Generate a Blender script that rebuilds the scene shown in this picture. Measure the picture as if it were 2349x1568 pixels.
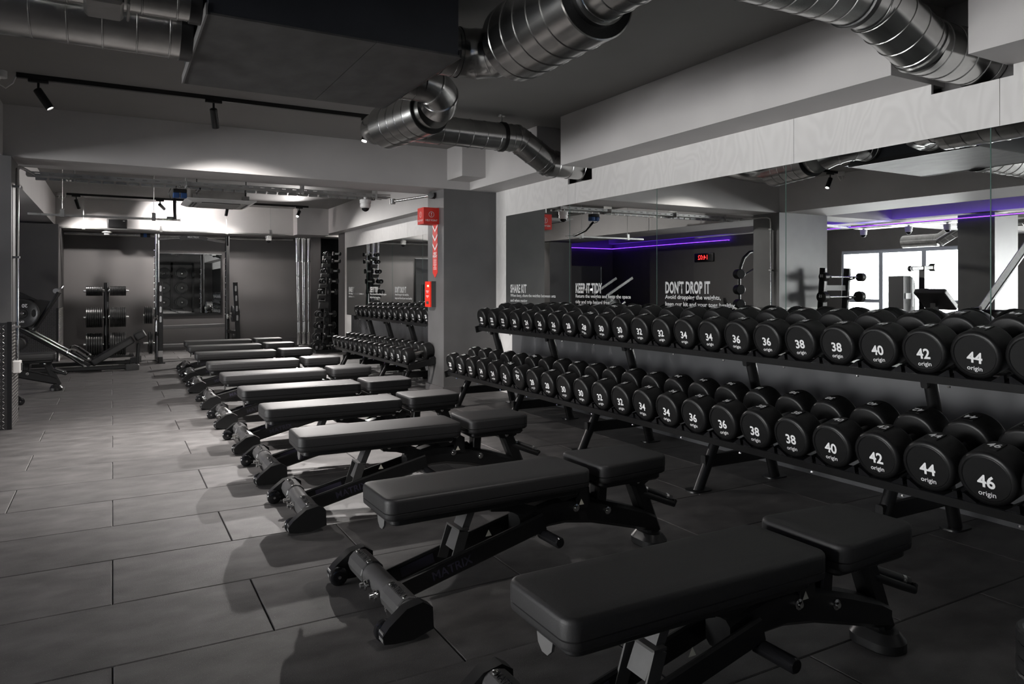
import bpy, math, random
from mathutils import Vector, Matrix

for _o in list(bpy.data.objects):
    bpy.data.objects.remove(_o)
random.seed(7)
S = bpy.context.scene
COL = S.collection
R = math.radians

# ------------------------------------------------------------------ camera
cam_d = bpy.data.cameras.new('camera')
cam = bpy.data.objects.new('camera', cam_d)
COL.objects.link(cam)
cam_d.sensor_fit = 'HORIZONTAL'
cam_d.sensor_width = 36.0
cam_d.lens = 36.0 * 1650.0 / 2349.0
cam_d.shift_y = -124.0 / 2349.0
cam_d.clip_start = 0.05
cam_d.clip_end = 200
cam.location = (0, 0, 1.12)
cam.rotation_euler = (R(90), 0, -math.atan(916.5 / 1650.0))
S.camera = cam

# ------------------------------------------------------------------ world, exposure
w = bpy.data.worlds.new('World')
S.world = w
w.use_nodes = True
bg = w.node_tree.nodes['Background']
bg.inputs[0].default_value = (1.0, 0.965, 0.94, 1)
bg.inputs[1].default_value = 46.0
S.view_settings.view_transform = 'Standard'
S.view_settings.look = 'None'
S.view_settings.exposure = 0.0
S.view_settings.gamma = 1.0
S.view_settings.use_curve_mapping = False

SPOT = 170.0          # watts of one track spotlight


def light(name, kind, loc, energy, color=(1, 1, 1), rot=None, target=None, parent=None):
    d = bpy.data.lights.new(name, kind)
    d.energy = energy
    d.color = color
    o = bpy.data.objects.new(name, d)
    COL.objects.link(o)
    o.location = loc
    if target is not None:
        o.rotation_euler = (Vector(target) - Vector(loc)).to_track_quat('-Z', 'Y').to_euler()
    elif rot is not None:
        o.rotation_euler = rot
    return o


# daylight portals in the window openings of the left wall (sampling guides only, no light of their own)
for _y0, _y1 in ((-0.2, 2.8), (3.2, 5.9), (8.3, 11.3)):
    p = light('window_portal', 'AREA', (-8.06, (_y0 + _y1) / 2, 1.15), 1.0, rot=(0, R(-90), 0))
    p.data.shape = 'RECTANGLE'
    p.data.size = 1.7
    p.data.size_y = _y1 - _y0
    p.data.cycles.is_portal = True
p = light('window_portal', 'AREA', (-0.85, -4.36, 1.10), 1.0, rot=(R(90), 0, 0))
p.data.shape = 'RECTANGLE'
p.data.size = 3.5
p.data.size_y = 1.7
p.data.cycles.is_portal = True

# ------------------------------------------------------------------ materials
def mat(name, col, rough=0.5, metal=0.0, noise=None, bump=None, spec=0.5, emit=None, coat=0.0, rnd=0.0):
    m = bpy.data.materials.new(name)
    m.use_nodes = True
    nt = m.node_tree
    b = nt.nodes['Principled BSDF']
    b.inputs['Base Color'].default_value = (*col, 1)
    b.inputs['Roughness'].default_value = rough
    b.inputs['Metallic'].default_value = metal
    b.inputs['Specular IOR Level'].default_value = spec
    b.inputs['Coat Weight'].default_value = coat
    if emit:
        b.inputs['Emission Color'].default_value = (*emit[0], 1)
        b.inputs['Emission Strength'].default_value = emit[1]
    tc = nt.nodes.new('ShaderNodeTexCoord')
    if noise:
        sc, amt = noise[0], noise[1]
        n = nt.nodes.new('ShaderNodeTexNoise')
        n.inputs['Scale'].default_value = sc
        n.inputs['Detail'].default_value = 5
        mp = nt.nodes.new('ShaderNodeMapping')
        if len(noise) > 2:
            mp.inputs['Scale'].default_value = noise[2]
        nt.links.new(tc.outputs['Object'], mp.inputs[0])
        nt.links.new(mp.outputs[0], n.inputs['Vector'])
        r = nt.nodes.new('ShaderNodeValToRGB')
        r.color_ramp.elements[0].position = 0.3
        r.color_ramp.elements[1].position = 0.7
        r.color_ramp.elements[0].color = (*[c * (1 - amt) for c in col], 1)
        r.color_ramp.elements[1].color = (*[min(1, c * (1 + amt)) for c in col], 1)
        nt.links.new(n.outputs[0], r.inputs[0])
        out = r.outputs[0]
        if rnd:
            oi = nt.nodes.new('ShaderNodeObjectInfo')
            mr = nt.nodes.new('ShaderNodeMapRange')
            mr.inputs[3].default_value = 1 - rnd
            mr.inputs[4].default_value = 1 + rnd
            nt.links.new(oi.outputs['Random'], mr.inputs[0])
            mx = nt.nodes.new('ShaderNodeVectorMath')
            mx.operation = 'SCALE'
            nt.links.new(out, mx.inputs[0])
            nt.links.new(mr.outputs[0], mx.inputs['Scale'])
            out = mx.outputs[0]
        nt.links.new(out, b.inputs['Base Color'])
    if bump:
        n2 = nt.nodes.new('ShaderNodeTexNoise')
        n2.inputs['Scale'].default_value = bump[0]
        n2.inputs['Detail'].default_value = 4
        nt.links.new(tc.outputs['Object'], n2.inputs['Vector'])
        bp = nt.nodes.new('ShaderNodeBump')
        bp.inputs['Strength'].default_value = bump[1]
        bp.inputs['Distance'].default_value = 0.004
        nt.links.new(n2.outputs[0], bp.inputs['Height'])
        nt.links.new(bp.outputs[0], b.inputs['Normal'])
    return m


M = {}
M['ceil'] = mat('ceiling_paint', (0.225, 0.217, 0.213), 0.75, noise=(1.5, 0.05))
M['beam'] = mat('beam_paint', (0.43, 0.415, 0.41), 0.6, noise=(2.0, 0.05))
M['dkwall'] = mat('dark_grey_paint', (0.085, 0.08, 0.08), 0.55, noise=(3.0, 0.08), bump=(90, 0.08))
M['bkwall'] = mat('grey_back_wall_paint', (0.115, 0.108, 0.106), 0.6, noise=(2.0, 0.06))
M['colgrey'] = mat('column_grey_paint', (0.10, 0.098, 0.098), 0.42, noise=(4.0, 0.1), bump=(60, 0.1))
M['black_hole'] = mat('black_void_fill', (0.01, 0.01, 0.01), 0.8)  # flat near-black filling the corner recess and the hand hole
M['skirt'] = mat('skirting_paint', (0.10, 0.095, 0.095), 0.45)
M['gloss_panel'] = mat('dark_gloss_panel', (0.085, 0.086, 0.09), 0.2, noise=(3.0, 0.1))
M['mirror'] = mat('mirror_silver', (0.84, 0.86, 0.85), 0.0, 1.0)
M['mirror_edge'] = mat('mirror_edge_glass', (0.10, 0.16, 0.14), 0.1, 0.3)
M['galv'] = mat('galvanised_steel', (0.50, 0.50, 0.49), 0.22, 1.0, noise=(7.0, 0.16, (1, 1, 1)), bump=(25, 0.04))
M['zinc'] = mat('zinc_channel', (0.40, 0.40, 0.39), 0.4, 0.85, noise=(12, 0.1))
M['chrome'] = mat('chrome', (0.78, 0.78, 0.77), 0.14, 1.0)
M['satin'] = mat('satin_steel', (0.6, 0.6, 0.6), 0.3, 1.0, noise=(30, 0.1))
M['black'] = mat('black_powder_coat', (0.008, 0.008, 0.0083), 0.34, noise=(40, 0.1), bump=(300, 0.04))
M['blackgloss'] = mat('gloss_black_plastic', (0.009, 0.009, 0.01), 0.15)
M['greyplastic'] = mat('charcoal_plastic', (0.055, 0.054, 0.054), 0.36, noise=(30, 0.08))
M['vinyl'] = mat('black_vinyl', (0.019, 0.0185, 0.019), 0.52, noise=(200, 0.12), bump=(260, 0.10), spec=0.36)
M['rubber'] = mat('black_urethane', (0.0065, 0.0065, 0.0067), 0.40, noise=(60, 0.15), bump=(200, 0.05), spec=0.32)
M['casing'] = mat('unit_casing_navy', (0.018, 0.020, 0.026), 0.5, noise=(5, 0.15))
M['casing_b'] = mat('unit_bottom_panel', (0.05, 0.0485, 0.048), 0.55, noise=(5.0, 0.4, (1.6, 1, 1)), bump=(40, 0.1))
M['white'] = mat('white_print', (0.78, 0.78, 0.78), 0.5)
M['whitepl'] = mat('white_plastic', (0.62, 0.61, 0.60), 0.4, noise=(6, 0.04))
M['greypl'] = mat('light_grey_plastic', (0.36, 0.35, 0.34), 0.45)
M['dgreypl'] = mat('dark_grey_plastic', (0.05, 0.05, 0.05), 0.45)
M['etch'] = mat('frosted_vinyl_lettering', (0.50, 0.50, 0.50), 0.6)
M['red'] = mat('red_sign', (0.62, 0.028, 0.018), 0.42)
M['redbright'] = mat('red_alarm_plastic', (0.80, 0.03, 0.015), 0.35)
M['blue'] = mat('blue_plastic', (0.02, 0.07, 0.22), 0.4)
M['green'] = mat('green_rubber', (0.01, 0.12, 0.03), 0.5)
M['bluerub'] = mat('blue_rubber', (0.03, 0.08, 0.25), 0.5)
M['greenled'] = mat('green_indicator', (0.3, 0.8, 0.4), 0.4, emit=((0.4, 1.0, 0.5), 1.0))
M['redled'] = mat('red_digit_led', (0.3, 0.0, 0.0), 0.4, emit=((1.0, 0.03, 0.03), 3.0))
M['purple'] = mat('purple_led', (0.2, 0.05, 0.9), 0.4, emit=((0.15, 0.03, 1.0), 7.0))
M['lens'] = mat('spot_lens_lit', (1, 1, 1), 0.3, emit=((1.0, 0.96, 0.92), 40.0))
M['frame'] = mat('window_frame_aluminium', (0.45, 0.48, 0.55), 0.4, 0.3)
M['sheer'] = mat('dark_tread', (0.05, 0.05, 0.055), 0.32, 0.9, noise=(20, 0.1))
M['tread'] = mat('tread_plate_steel', (0.09, 0.088, 0.086), 0.34, 0.85, noise=(20, 0.15))
M['midgrey'] = mat('mid_grey_plastic', (0.11, 0.108, 0.107), 0.4)
M['satinblack'] = mat('edge_lit_black', (0.05, 0.049, 0.048), 0.35)  # black raised in tone to imitate light along the bracket edges
M['treadtop'] = mat('tread_raised_highlight', (0.42, 0.41, 0.40), 0.3, 0.9)  # polished bumps, coloured paler than the plate to imitate highlights
M['iron'] = mat('black_plate_rubber', (0.016, 0.016, 0.016), 0.36, noise=(60, 0.15), spec=0.6)
M['yellow'] = mat('warning_label', (0.55, 0.53, 0.45), 0.5)
M['sticker'] = mat('dark_sticker', (0.035, 0.032, 0.05), 0.3)


def floor_mat():
    m = mat('rubber_floor_tile', (0.066, 0.0625, 0.0615), 0.55, noise=(5.5, 0.42, (1, 1.8, 1)), rnd=0.10, bump=(420, 0.35))
    nt = m.node_tree
    b = nt.nodes['Principled BSDF']
    src = b.inputs['Base Color'].links[0].from_socket
    tc = nt.nodes.new('ShaderNodeTexCoord')
    n = nt.nodes.new('ShaderNodeTexNoise')
    n.inputs['Scale'].default_value = 260
    n.inputs['Detail'].default_value = 1
    nt.links.new(tc.outputs['Object'], n.inputs['Vector'])
    r = nt.nodes.new('ShaderNodeValToRGB')
    r.color_ramp.elements[0].position = 0.66
    r.color_ramp.elements[1].position = 0.74
    nt.links.new(n.outputs[0], r.inputs[0])
    mx = nt.nodes.new('ShaderNodeMix')
    mx.data_type = 'RGBA'
    nt.links.new(r.outputs[0], mx.inputs[0])
    nt.links.new(src, mx.inputs[6])
    mx.inputs[7].default_value = (0.15, 0.14, 0.135, 1)
    nt.links.new(mx.outputs[2], b.inputs['Base Color'])
    return m


def ply_mat():
    m = mat('whitewashed_plywood', (0.56, 0.545, 0.535), 0.55)
    nt = m.node_tree
    b = nt.nodes['Principled BSDF']
    tc = nt.nodes.new('ShaderNodeTexCoord')
    mp = nt.nodes.new('ShaderNodeMapping')
    mp.inputs['Scale'].default_value = (1, 1.5, 0.8)
    oi = nt.nodes.new('ShaderNodeObjectInfo')
    ad = nt.nodes.new('ShaderNodeVectorMath')
    ad.operation = 'ADD'
    sc = nt.nodes.new('ShaderNodeVectorMath')
    sc.operation = 'SCALE'
    sc.inputs['Scale'].default_value = 13.0
    cb = nt.nodes.new('ShaderNodeCombineXYZ')
    nt.links.new(oi.outputs['Random'], cb.inputs[1])
    nt.links.new(oi.outputs['Random'], cb.inputs[2])
    nt.links.new(cb.outputs[0], sc.inputs[0])
    nt.links.new(tc.outputs['Object'], ad.inputs[0])
    nt.links.new(sc.outputs[0], ad.inputs[1])
    nt.links.new(ad.outputs[0], mp.inputs[0])
    n = nt.nodes.new('ShaderNodeTexNoise')
    n.inputs['Scale'].default_value = 1.7
    n.inputs['Detail'].default_value = 3.0
    n.inputs['Roughness'].default_value = 0.45
    n.inputs['Distortion'].default_value = 0.6
    nt.links.new(mp.outputs[0], n.inputs['Vector'])
    mu = nt.nodes.new('ShaderNodeMath')
    mu.operation = 'MULTIPLY'
    mu.inputs[1].default_value = 95
    nt.links.new(n.outputs[0], mu.inputs[0])
    si = nt.nodes.new('ShaderNodeMath')
    si.operation = 'SINE'
    nt.links.new(mu.outputs[0], si.inputs[0])
    r = nt.nodes.new('ShaderNodeValToRGB')
    r.color_ramp.elements[0].position = 0.0
    r.color_ramp.elements[1].position = 1.0
    r.color_ramp.elements[0].color = (0.54, 0.527, 0.518, 1)
    r.color_ramp.elements[1].color = (0.58, 0.567, 0.557, 1)
    mr = nt.nodes.new('ShaderNodeMapRange')
    mr.inputs[1].default_value = -1
    nt.links.new(si.outputs[0], mr.inputs[0])
    nt.links.new(mr.outputs[0], r.inputs[0])
    nt.links.new(r.outputs[0], b.inputs['Base Color'])
    return m


M['floor'] = floor_mat()
M['ply'] = ply_mat()
gl = bpy.data.materials.new('window_glass')
gl.use_nodes = True
_nt = gl.node_tree
_nt.nodes.remove(_nt.nodes['Principled BSDF'])
_t = _nt.nodes.new('ShaderNodeBsdfTransparent')
_t.inputs[0].default_value = (0.95, 0.97, 0.98, 1)
_g = _nt.nodes.new('ShaderNodeBsdfGlossy')
_g.inputs['Roughness'].default_value = 0.02
_mx = _nt.nodes.new('ShaderNodeMixShader')
_mx.inputs[0].default_value = 0.06
_nt.links.new(_t.outputs[0], _mx.inputs[1])
_nt.links.new(_g.outputs[0], _mx.inputs[2])
_nt.links.new(_mx.outputs[0], _nt.nodes['Material Output'].inputs[0])
M['glass'] = gl
g2 = gl.copy()
g2.name = 'blue_dimming_glass'
for _n in g2.node_tree.nodes:
    if _n.type == 'BSDF_TRANSPARENT':
        _n.inputs[0].default_value = (0.028, 0.047, 0.07, 1)
M['dimglass'] = g2  # dark blue tint added to cut down the daylight from the near window

# ------------------------------------------------------------------ mesh helpers
V = Vector


def basis(d, up=(0, 0, 1)):
    d = V(d).normalized()
    u = V(up)
    if abs(d.dot(u.normalized())) > 0.999:
        u = V((0, 1, 0)) if abs(d.y) < 0.9 else V((1, 0, 0))
    s = d.cross(u).normalized()
    u = s.cross(d).normalized()
    return d, s, u


class MB:
    def __init__(self):
        self.v = []
        self.f = []

    def add(self, vs, fs):
        o = len(self.v)
        self.v += [V(p) for p in vs]
        self.f += [tuple(i + o for i in f) for f in fs]
        return self

    def box(self, x0, x1, y0, y1, z0, z1):
        return self.add([(x0, y0, z0), (x1, y0, z0), (x1, y1, z0), (x0, y1, z0), (x0, y0, z1), (x1, y0, z1), (x1, y1, z1), (x0, y1, z1)],
                        [(0, 3, 2, 1), (4, 5, 6, 7), (0, 1, 5, 4), (1, 2, 6, 5), (2, 3, 7, 6), (3, 0, 4, 7)])

    def rbox(self, x0, x1, y0, y1, z0, z1, b=0.005):
        a, c, r = (x1 - x0) / 2, (y1 - y0) / 2, b
        cx, cy = (x0 + x1) / 2, (y0 + y1) / 2
        self.pad(cx, cy, a, c, r * 1.5, [(z0, r), (z0 + r, 0), (z1 - r, 0), (z1, r)], 3)
        return self

    def loft(self, secs, cap=True, closed=True):
        o = len(self.v)
        n = len(secs[0])
        for s in secs:
            self.v += [V(p) for p in s]
        for i in range(len(secs) - 1):
            for j in range(n if closed else n - 1):
                k = (j + 1) % n
                self.f.append((o + i * n + j, o + i * n + k, o + (i + 1) * n + k, o + (i + 1) * n + j))
        if cap:
            self.f.append(tuple(o + j for j in reversed(range(n))))
            self.f.append(tuple(o + (len(secs) - 1) * n + j for j in range(n)))
        return self

    def pad(self, cx, cy, a, b, r, levels, seg=6, taper=0.0):
        secs = []
        for z, ins in levels:
            rr = max(r - ins, 0.001)
            aa, bb = a - ins, b - ins
            s = []
            for q, (sx, sy) in enumerate(((1, 1), (-1, 1), (-1, -1), (1, -1))):
                for k in range(seg + 1):
                    t = math.pi / 2 * (q + k / seg)
                    x = sx * (aa - rr) + rr * math.cos(t)
                    y = sy * (bb - rr) + rr * math.sin(t)
                    y *= 1 - taper * (x / a)
                    s.append((cx + x, cy + y, z))
            secs.append(s)
        return self.loft(secs)

    def cyl(self, p0, p1, r, r1=None, n=16, cap=True):
        d, s, u = basis(V(p1) - V(p0))
        r1 = r if r1 is None else r1
        secs = []
        for p, q in ((V(p0), r), (V(p1), r1)):
            secs.append([p + (s * math.cos(2 * math.pi * k / n) + u * math.sin(2 * math.pi * k / n)) * q for k in range(n)])
        return self.loft(secs, cap)

    def lathe(self, p, d, prof, n=24, cap=True):
        d, s, u = basis(d)
        p = V(p)
        secs = [[p + d * t + (s * math.cos(2 * math.pi * k / n) + u * math.sin(2 * math.pi * k / n)) * max(r, 1e-4) for k in range(n)] for t, r in prof]
        return self.loft(secs, cap)

    def tube(self, path, r, n=10, cap=True, up=(0, 0, 1), rad=None):
        path = [V(p) for p in path]
        secs = []
        prev = None
        for i, p in enumerate(path):
            a = path[max(0, i - 1)]
            b = path[min(len(path) - 1, i + 1)]
            d = (b - a).normalized()
            if prev is None:
                _, s, u = basis(d, up)
            else:
                s = prev - d * prev.dot(d)
                s.normalize()
                u = s.cross(d).normalized()
            prev = s
            rr = rad(i) if rad else r
            secs.append([p + (s * math.cos(2 * math.pi * k / n) + u * math.sin(2 * math.pi * k / n)) * rr for k in range(n)])
        return self.loft(secs, cap)

    def bar(self, p0, p1, wdt, hgt, up=(0, 0, 1), ch=0.0):
        d, s, u = basis(V(p1) - V(p0), up)
        a, b = wdt / 2, hgt / 2
        if ch:
            sh = [(a, b - ch), (a - ch, b), (-a + ch, b), (-a, b - ch), (-a, -b + ch), (-a + ch, -b), (a - ch, -b), (a, -b + ch)]
        else:
            sh = [(a, b), (-a, b), (-a, -b), (a, -b)]
        return self.loft([[V(p) + s * x + u * y for x, y in sh] for p in (p0, p1)])

    def prism(self, poly, axis, t0, t1):
        """poly of 2-D points; axis 'x': points are (y,z); 'y': (x,z); 'z': (x,y)."""
        def mk(q, t):
            return {'x': (t, q[0], q[1]), 'y': (q[0], t, q[1]), 'z': (q[0], q[1], t)}[axis]
        return self.loft([[mk(q, t0) for q in poly], [mk(q, t1) for q in poly]])

    def mesh(self, name, m, smooth=True, origin=(0, 0, 0), ang=38):
        me = bpy.data.meshes.new(name)
        o = V(origin)
        me.from_pydata([tuple(p - o) for p in self.v], [], self.f)
        me.validate()
        me.update()
        import bmesh
        bm = bmesh.new()
        bm.from_mesh(me)
        bmesh.ops.recalc_face_normals(bm, faces=bm.faces)
        bm.to_mesh(me)
        bm.free()
        if smooth:
            me.polygons.foreach_set('use_smooth', [True] * len(me.polygons))
            me.set_sharp_from_angle(angle=R(ang))
        if m:
            me.materials.append(M[m])
        return me

    def obj(self, name, m, parent=None, smooth=True, origin=None, ang=38):
        """as a part: coordinates are the parent's own; as a thing: placed at `origin`."""
        if parent is not None and origin is None:
            origin = parent.get('_o', (0, 0, 0))
        o = inst(self.mesh(name, m, smooth, origin or (0, 0, 0), ang), name, parent)
        if parent is None and origin is not None:
            o.location = origin
        return o


def inst(me, name, parent=None, mw=None):
    o = bpy.data.objects.new(name, me)
    COL.objects.link(o)
    if parent is not None:
        o.parent = parent
    if mw is not None:
        o.matrix_local = mw
    return o


def tag(o, label=None, cat=None, group=None, kind=None):
    if label:
        o['label'] = label
    if cat:
        o['category'] = cat
    if group:
        o['group'] = group
    if kind:
        o['kind'] = kind
    return o


ORIG = {}


def thing(name, loc, label, cat, group=None, world=True, rz=0):
    """Empty at the thing's base. world=True: parts are modelled in world coordinates."""
    o = bpy.data.objects.new(name, None)
    o.empty_display_size = 0.1
    COL.objects.link(o)
    o.location = loc
    o.rotation_euler = (0, 0, rz)
    tag(o, label, cat, group)
    ORIG[o.name] = loc if world else (0, 0, 0)
    return o


def part(mb, name, m, parent, smooth=True, ang=38):
    root = parent
    if root.name not in ORIG:
        org = ORIG.get(parent.parent.name, (0, 0, 0)) if parent.parent else parent.location[:]
    else:
        org = ORIG[root.name]
    o = inst(mb.mesh(name, m, smooth, org, ang), name, parent)
    return o


def copy_tree(o, parent=None):
    c = o.copy()
    COL.objects.link(c)
    if parent is not None:
        c.parent = parent
    for ch in o.children:
        copy_tree(ch, c)
    return c


def axes(X, Y, Z, o=(0, 0, 0)):
    X, Y, Z, o = V(X), V(Y), V(Z), V(o)
    return Matrix(((X.x, Y.x, Z.x, o.x), (X.y, Y.y, Z.y, o.y), (X.z, Y.z, Z.z, o.z), (0, 0, 0, 1)))


_tc = {}


def text_mesh(s, size, m, bold=0.0, xs=1.0, align='CENTER', valign='CENTER'):
    key = (s, size, m, bold, xs, align)
    if key in _tc:
        return _tc[key]
    cu = bpy.data.curves.new('lettering', 'FONT')
    cu.body = s
    cu.size = size
    cu.align_x = align
    cu.align_y = valign
    cu.offset = bold * size
    cu.resolution_u = 3
    if xs < 0.8:
        cu.space_character = 1.06
    o = bpy.data.objects.new('lettering', cu)
    COL.objects.link(o)
    me = bpy.data.meshes.new_from_object(o)
    bpy.data.objects.remove(o)
    me.name = 'lettering'
    if xs != 1.0:
        me.transform(Matrix.Diagonal((xs, 1, 1, 1)))
    me.materials.clear()
    me.materials.append(M[m])
    _tc[key] = me
    return me


def struct(mb, name, m, smooth=False, origin=None):
    o = mb.obj(name, m, None, smooth, origin)
    o['kind'] = 'structure'
    ORIG[o.name] = origin or (0, 0, 0)
    return o


# facing -x (towards the room from the right wall) and facing -y (towards the camera)
FX = ((0, -1, 0), (0, 0, 1), (-1, 0, 0))
FY = ((1, 0, 0), (0, 0, 1), (0, -1, 0))

# ================================================================== THE ROOM
XW = 3.68           # plane of mirrors and plywood on the right wall
ZC = 2.58           # ceiling
ZS = 2.165          # underside of the beams
YB = 14.3           # back wall
XL = -8.0           # window wall

fl = struct(MB().box(-8.3, 4.2, -4.2, 14.9, -0.20, -0.012), 'floor', 'floor')
# individual rubber tiles laid in a running bond (0.93 x 0.478 m)
TL, TW, G = 0.928, 0.4777, 0.0035
tile_me = {}


def tile(x0, x1, y0, y1):
    L, W = round(x1 - x0, 3), round(y1 - y0, 3)
    if (L, W) not in tile_me:
        mb = MB()
        b = 0.003
        x, y = L / 2 - G / 2, W / 2 - G / 2
        mb.loft([[(-x, -y, -0.0125), (x, -y, -0.0125), (x, y, -0.0125), (-x, y, -0.0125)],
                 [(-x, -y, -b), (x, -y, -b), (x, y, -b), (-x, y, -b)],
                 [(-x + b, -y + b, 0), (x - b, -y + b, 0), (x - b, y - b, 0), (-x + b, y - b, 0)]])
        tile_me[(L, W)] = mb.mesh('tile', 'floor', False)
    o = inst(tile_me[(L, W)], 'tile', fl)
    o.location = ((x0 + x1) / 2, (y0 + y1) / 2, 0)


for k in range(-4, 25):
    y0 = 2.435 + TW * k
    y1 = min(y0 + TW, YB)
    if y1 - y0 < 0.05:
        continue
    x = -TL * 2 if k % 2 else -TL * 1.5
    if k % 2:
        x = -TL * 2
    while x < 3.7:
        tile(x, min(x + TL, 3.72), y0, y1)
        x += TL
YS, YE = 2.435 - 4 * TW, YB
part(MB().box(-8.25, -1.9, -4.1, 14.3, -0.0125, 0).box(-1.9, 3.72, -4.1, YS - 0.002, -0.0125, 0), 'rubber_surround', 'floor', fl, False)

struct(MB().box(-8.3, 4.2, -4.3, 14.9, ZC, ZC + 0.2), 'ceiling', 'ceil')

# right wall: masonry behind, painted gloss panel below, mirrors (things), plywood band above
wr = struct(MB().box(3.80, 4.05, -4.2, 13.3, 0, ZC), 'wall_right', 'dkwall')
part(MB().box(XW, 3.80, -4.2, 6.62, 0.0, 0.64), 'lower_panel', 'gloss_panel', wr, False)
part(MB().box(XW, 3.80, 7.47, 12.46, 0.0, 0.64), 'lower_panel', 'gloss_panel', wr, False)
part(MB().box(XW + 0.012, 3.80, -4.2, 6.95, 0.63, 1.9).box(XW + 0.012, 3.80, 7.47, 13.3, 0.0, 1.9), 'mirror_backing', 'black', wr, False)


def ply_panel(y0, y1, z0, z1, notch=None):
    g = 0.0012
    if notch:
        n0, n1, nz = notch
        poly = [(y0 + g, z0), (y1 - g, z0), (y1 - g, z1), (n1, z1), (n1, nz), (n0, nz), (n0, z1), (y0 + g, z1)]
        mb = MB()
        mb.box(XW, XW + 0.018, y0 + g, y1 - g, z0, nz)
        if n0 > y0 + 0.02:
            mb.box(XW, XW + 0.018, y0 + g, n0, nz, z1)
        if n1 < y1 - 0.02:
            mb.box(XW, XW + 0.018, n1, y1 - g, nz, z1)
    else:
        mb = MB().box(XW, XW + 0.018, y0 + g, y1 - g, z0, z1)
    return part(mb, 'plywood_panel', 'ply', wr, False)


ZM = 1.888          # top of the near mirrors
ply_panel(5.44, 6.985, ZM, ZS, (5.18, 5.56, 2.075)) if False else None
ply_panel(5.56, 6.985, ZM, ZS)
ply_panel(5.44, 5.56, ZM, 2.075)
ply_panel(3.04, 5.44, ZM, ZS, (5.18, 5.44, 2.075))
ply_panel(1.86, 3.04, ZM, ZS, (1.86, 2.186, 2.113))
ply_panel(-0.55, 1.86, ZM, ZS, (1.80, 1.86, 2.113))
ply_panel(-4.2, -0.55, ZM, ZS)
ply_panel(6.757, 6.985, 0.64, ZM)
ply_panel(6.622, 6.985, 0.0, 0.64)
ZM2 = 1.842
for a, b in ((7.47, 8.9), (8.9, 9.7), (9.7, 11.2), (11.2, 12.86)):
    ply_panel(a, b, ZM2, 2.125)
ply_panel(12.745, 12.86, 0.64, ZM2)
ply_panel(12.46, 12.86, 0.0, 0.64)
part(MB().box(XW + 0.004, 3.80, 12.86, 13.3, 0, 2.125), 'return', 'dkwall', wr, False)

# far end
wb = struct(MB().box(-8.2, 4.2, YB, YB + 0.25, 0, ZC), 'wall_back', 'bkwall')
part(MB().box(3.33, 3.52, 13.95, YB, 0, 2.1), 'pier', 'dkwall', wb, False)
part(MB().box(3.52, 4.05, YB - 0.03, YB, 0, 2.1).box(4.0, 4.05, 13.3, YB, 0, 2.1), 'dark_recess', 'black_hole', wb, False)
struct(MB().box(-1.25, 3.33, YB - 0.014, YB, 0, 0.16), 'baseboard_back', 'skirt')
wl = struct(MB().box(-1.27, -0.72, 12.9, YB, 0, 2.09), 'wall_pier', 'dkwall')

# purple bay on the left, and the window bay beyond it
w2 = struct(MB().box(-3.60, -3.42, 11.45, YB, 0, ZC), 'wall_bay', 'dkwall')
struct(MB().box(-3.60, -3.40, 9.75, 11.45, 0, ZS), 'column', 'bkwall')
wn = struct(MB().box(-8.3, 4.2, -4.4, -4.2, 0, 0.25).box(-8.3, 4.2, -4.4, -4.2, 1.95, ZC).box(-8.3, -2.6, -4.4, -4.2, 0.25, 1.95).box(0.9, 4.2, -4.4, -4.2, 0.25, 1.95), 'wall_near', 'dkwall')
fr = MB()
for k in range(3):
    xa, xb = -2.6 + 3.5 * k / 3, -2.6 + 3.5 * (k + 1) / 3
    fr.box(xa, xa + 0.05, -4.34, -4.26, 0.25, 1.95).box(xb - 0.05, xb, -4.34, -4.26, 0.25, 1.95).box(xa + 0.05, xb - 0.05, -4.34, -4.26, 0.25, 0.30).box(xa + 0.05, xb - 0.05, -4.34, -4.26, 1.90, 1.95)
wo = struct(fr, 'window_4', 'frame')
for k in range(3):
    xa, xb = -2.55 + 3.5 * k / 3, -2.65 + 3.5 * (k + 1) / 3
    part(MB().box(xa, xb, -4.305, -4.295, 0.30, 1.90), 'pane', 'dimglass', wo, False)
ww = struct(MB(), 'wall_left', 'dkwall')
mbw = MB()
wins = ((-0.2, 2.8), (3.2, 5.9), (8.3, 11.3))
mbw.box(-8.2, XL, -4.2, YB, 0, 0.3).box(-8.2, XL, -4.2, YB, 2.0, ZC)
edges = [-4.2] + [e for wv in wins for e in wv] + [YB]
for i in range(0, len(edges), 2):
    mbw.box(-8.2, XL, edges[i], edges[i + 1], 0.3, 2.0)
part(mbw, 'masonry', 'dkwall', ww, False)
for i, (a, b) in enumerate(wins):
    fr = MB()
    t = 0.05
    for k in range(3):
        ya, yb = a + (b - a) * k / 3, a + (b - a) * (k + 1) / 3
        fr.box(-8.12, -8.02, ya, ya + t, 0.3, 2.0).box(-8.12, -8.02, yb - t, yb, 0.3, 2.0)
        fr.box(-8.12, -8.02, ya + t, yb - t, 0.3, 0.36).box(-8.12, -8.02, ya + t, yb - t, 1.92, 2.0)
        if k != 1:
            fr.box(-8.12, -8.02, ya + t, yb - t, 0.78, 0.86)
    wo = struct(fr, 'window_%d' % (i + 1), 'frame')
    for k in range(3):
        ya, yb = a + (b - a) * k / 3 + t, a + (b - a) * (k + 1) / 3 - t
        part(MB().box(-8.075, -8.065, ya, yb, 0.36, 1.92), 'pane', 'glass', wo, False)

# beams
def beam(x0, x1, y0, y1, z0=ZS):
    return struct(MB().box(x0, x1, y0, y1, z0, ZC), 'ceiling_beam', 'beam')


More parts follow.
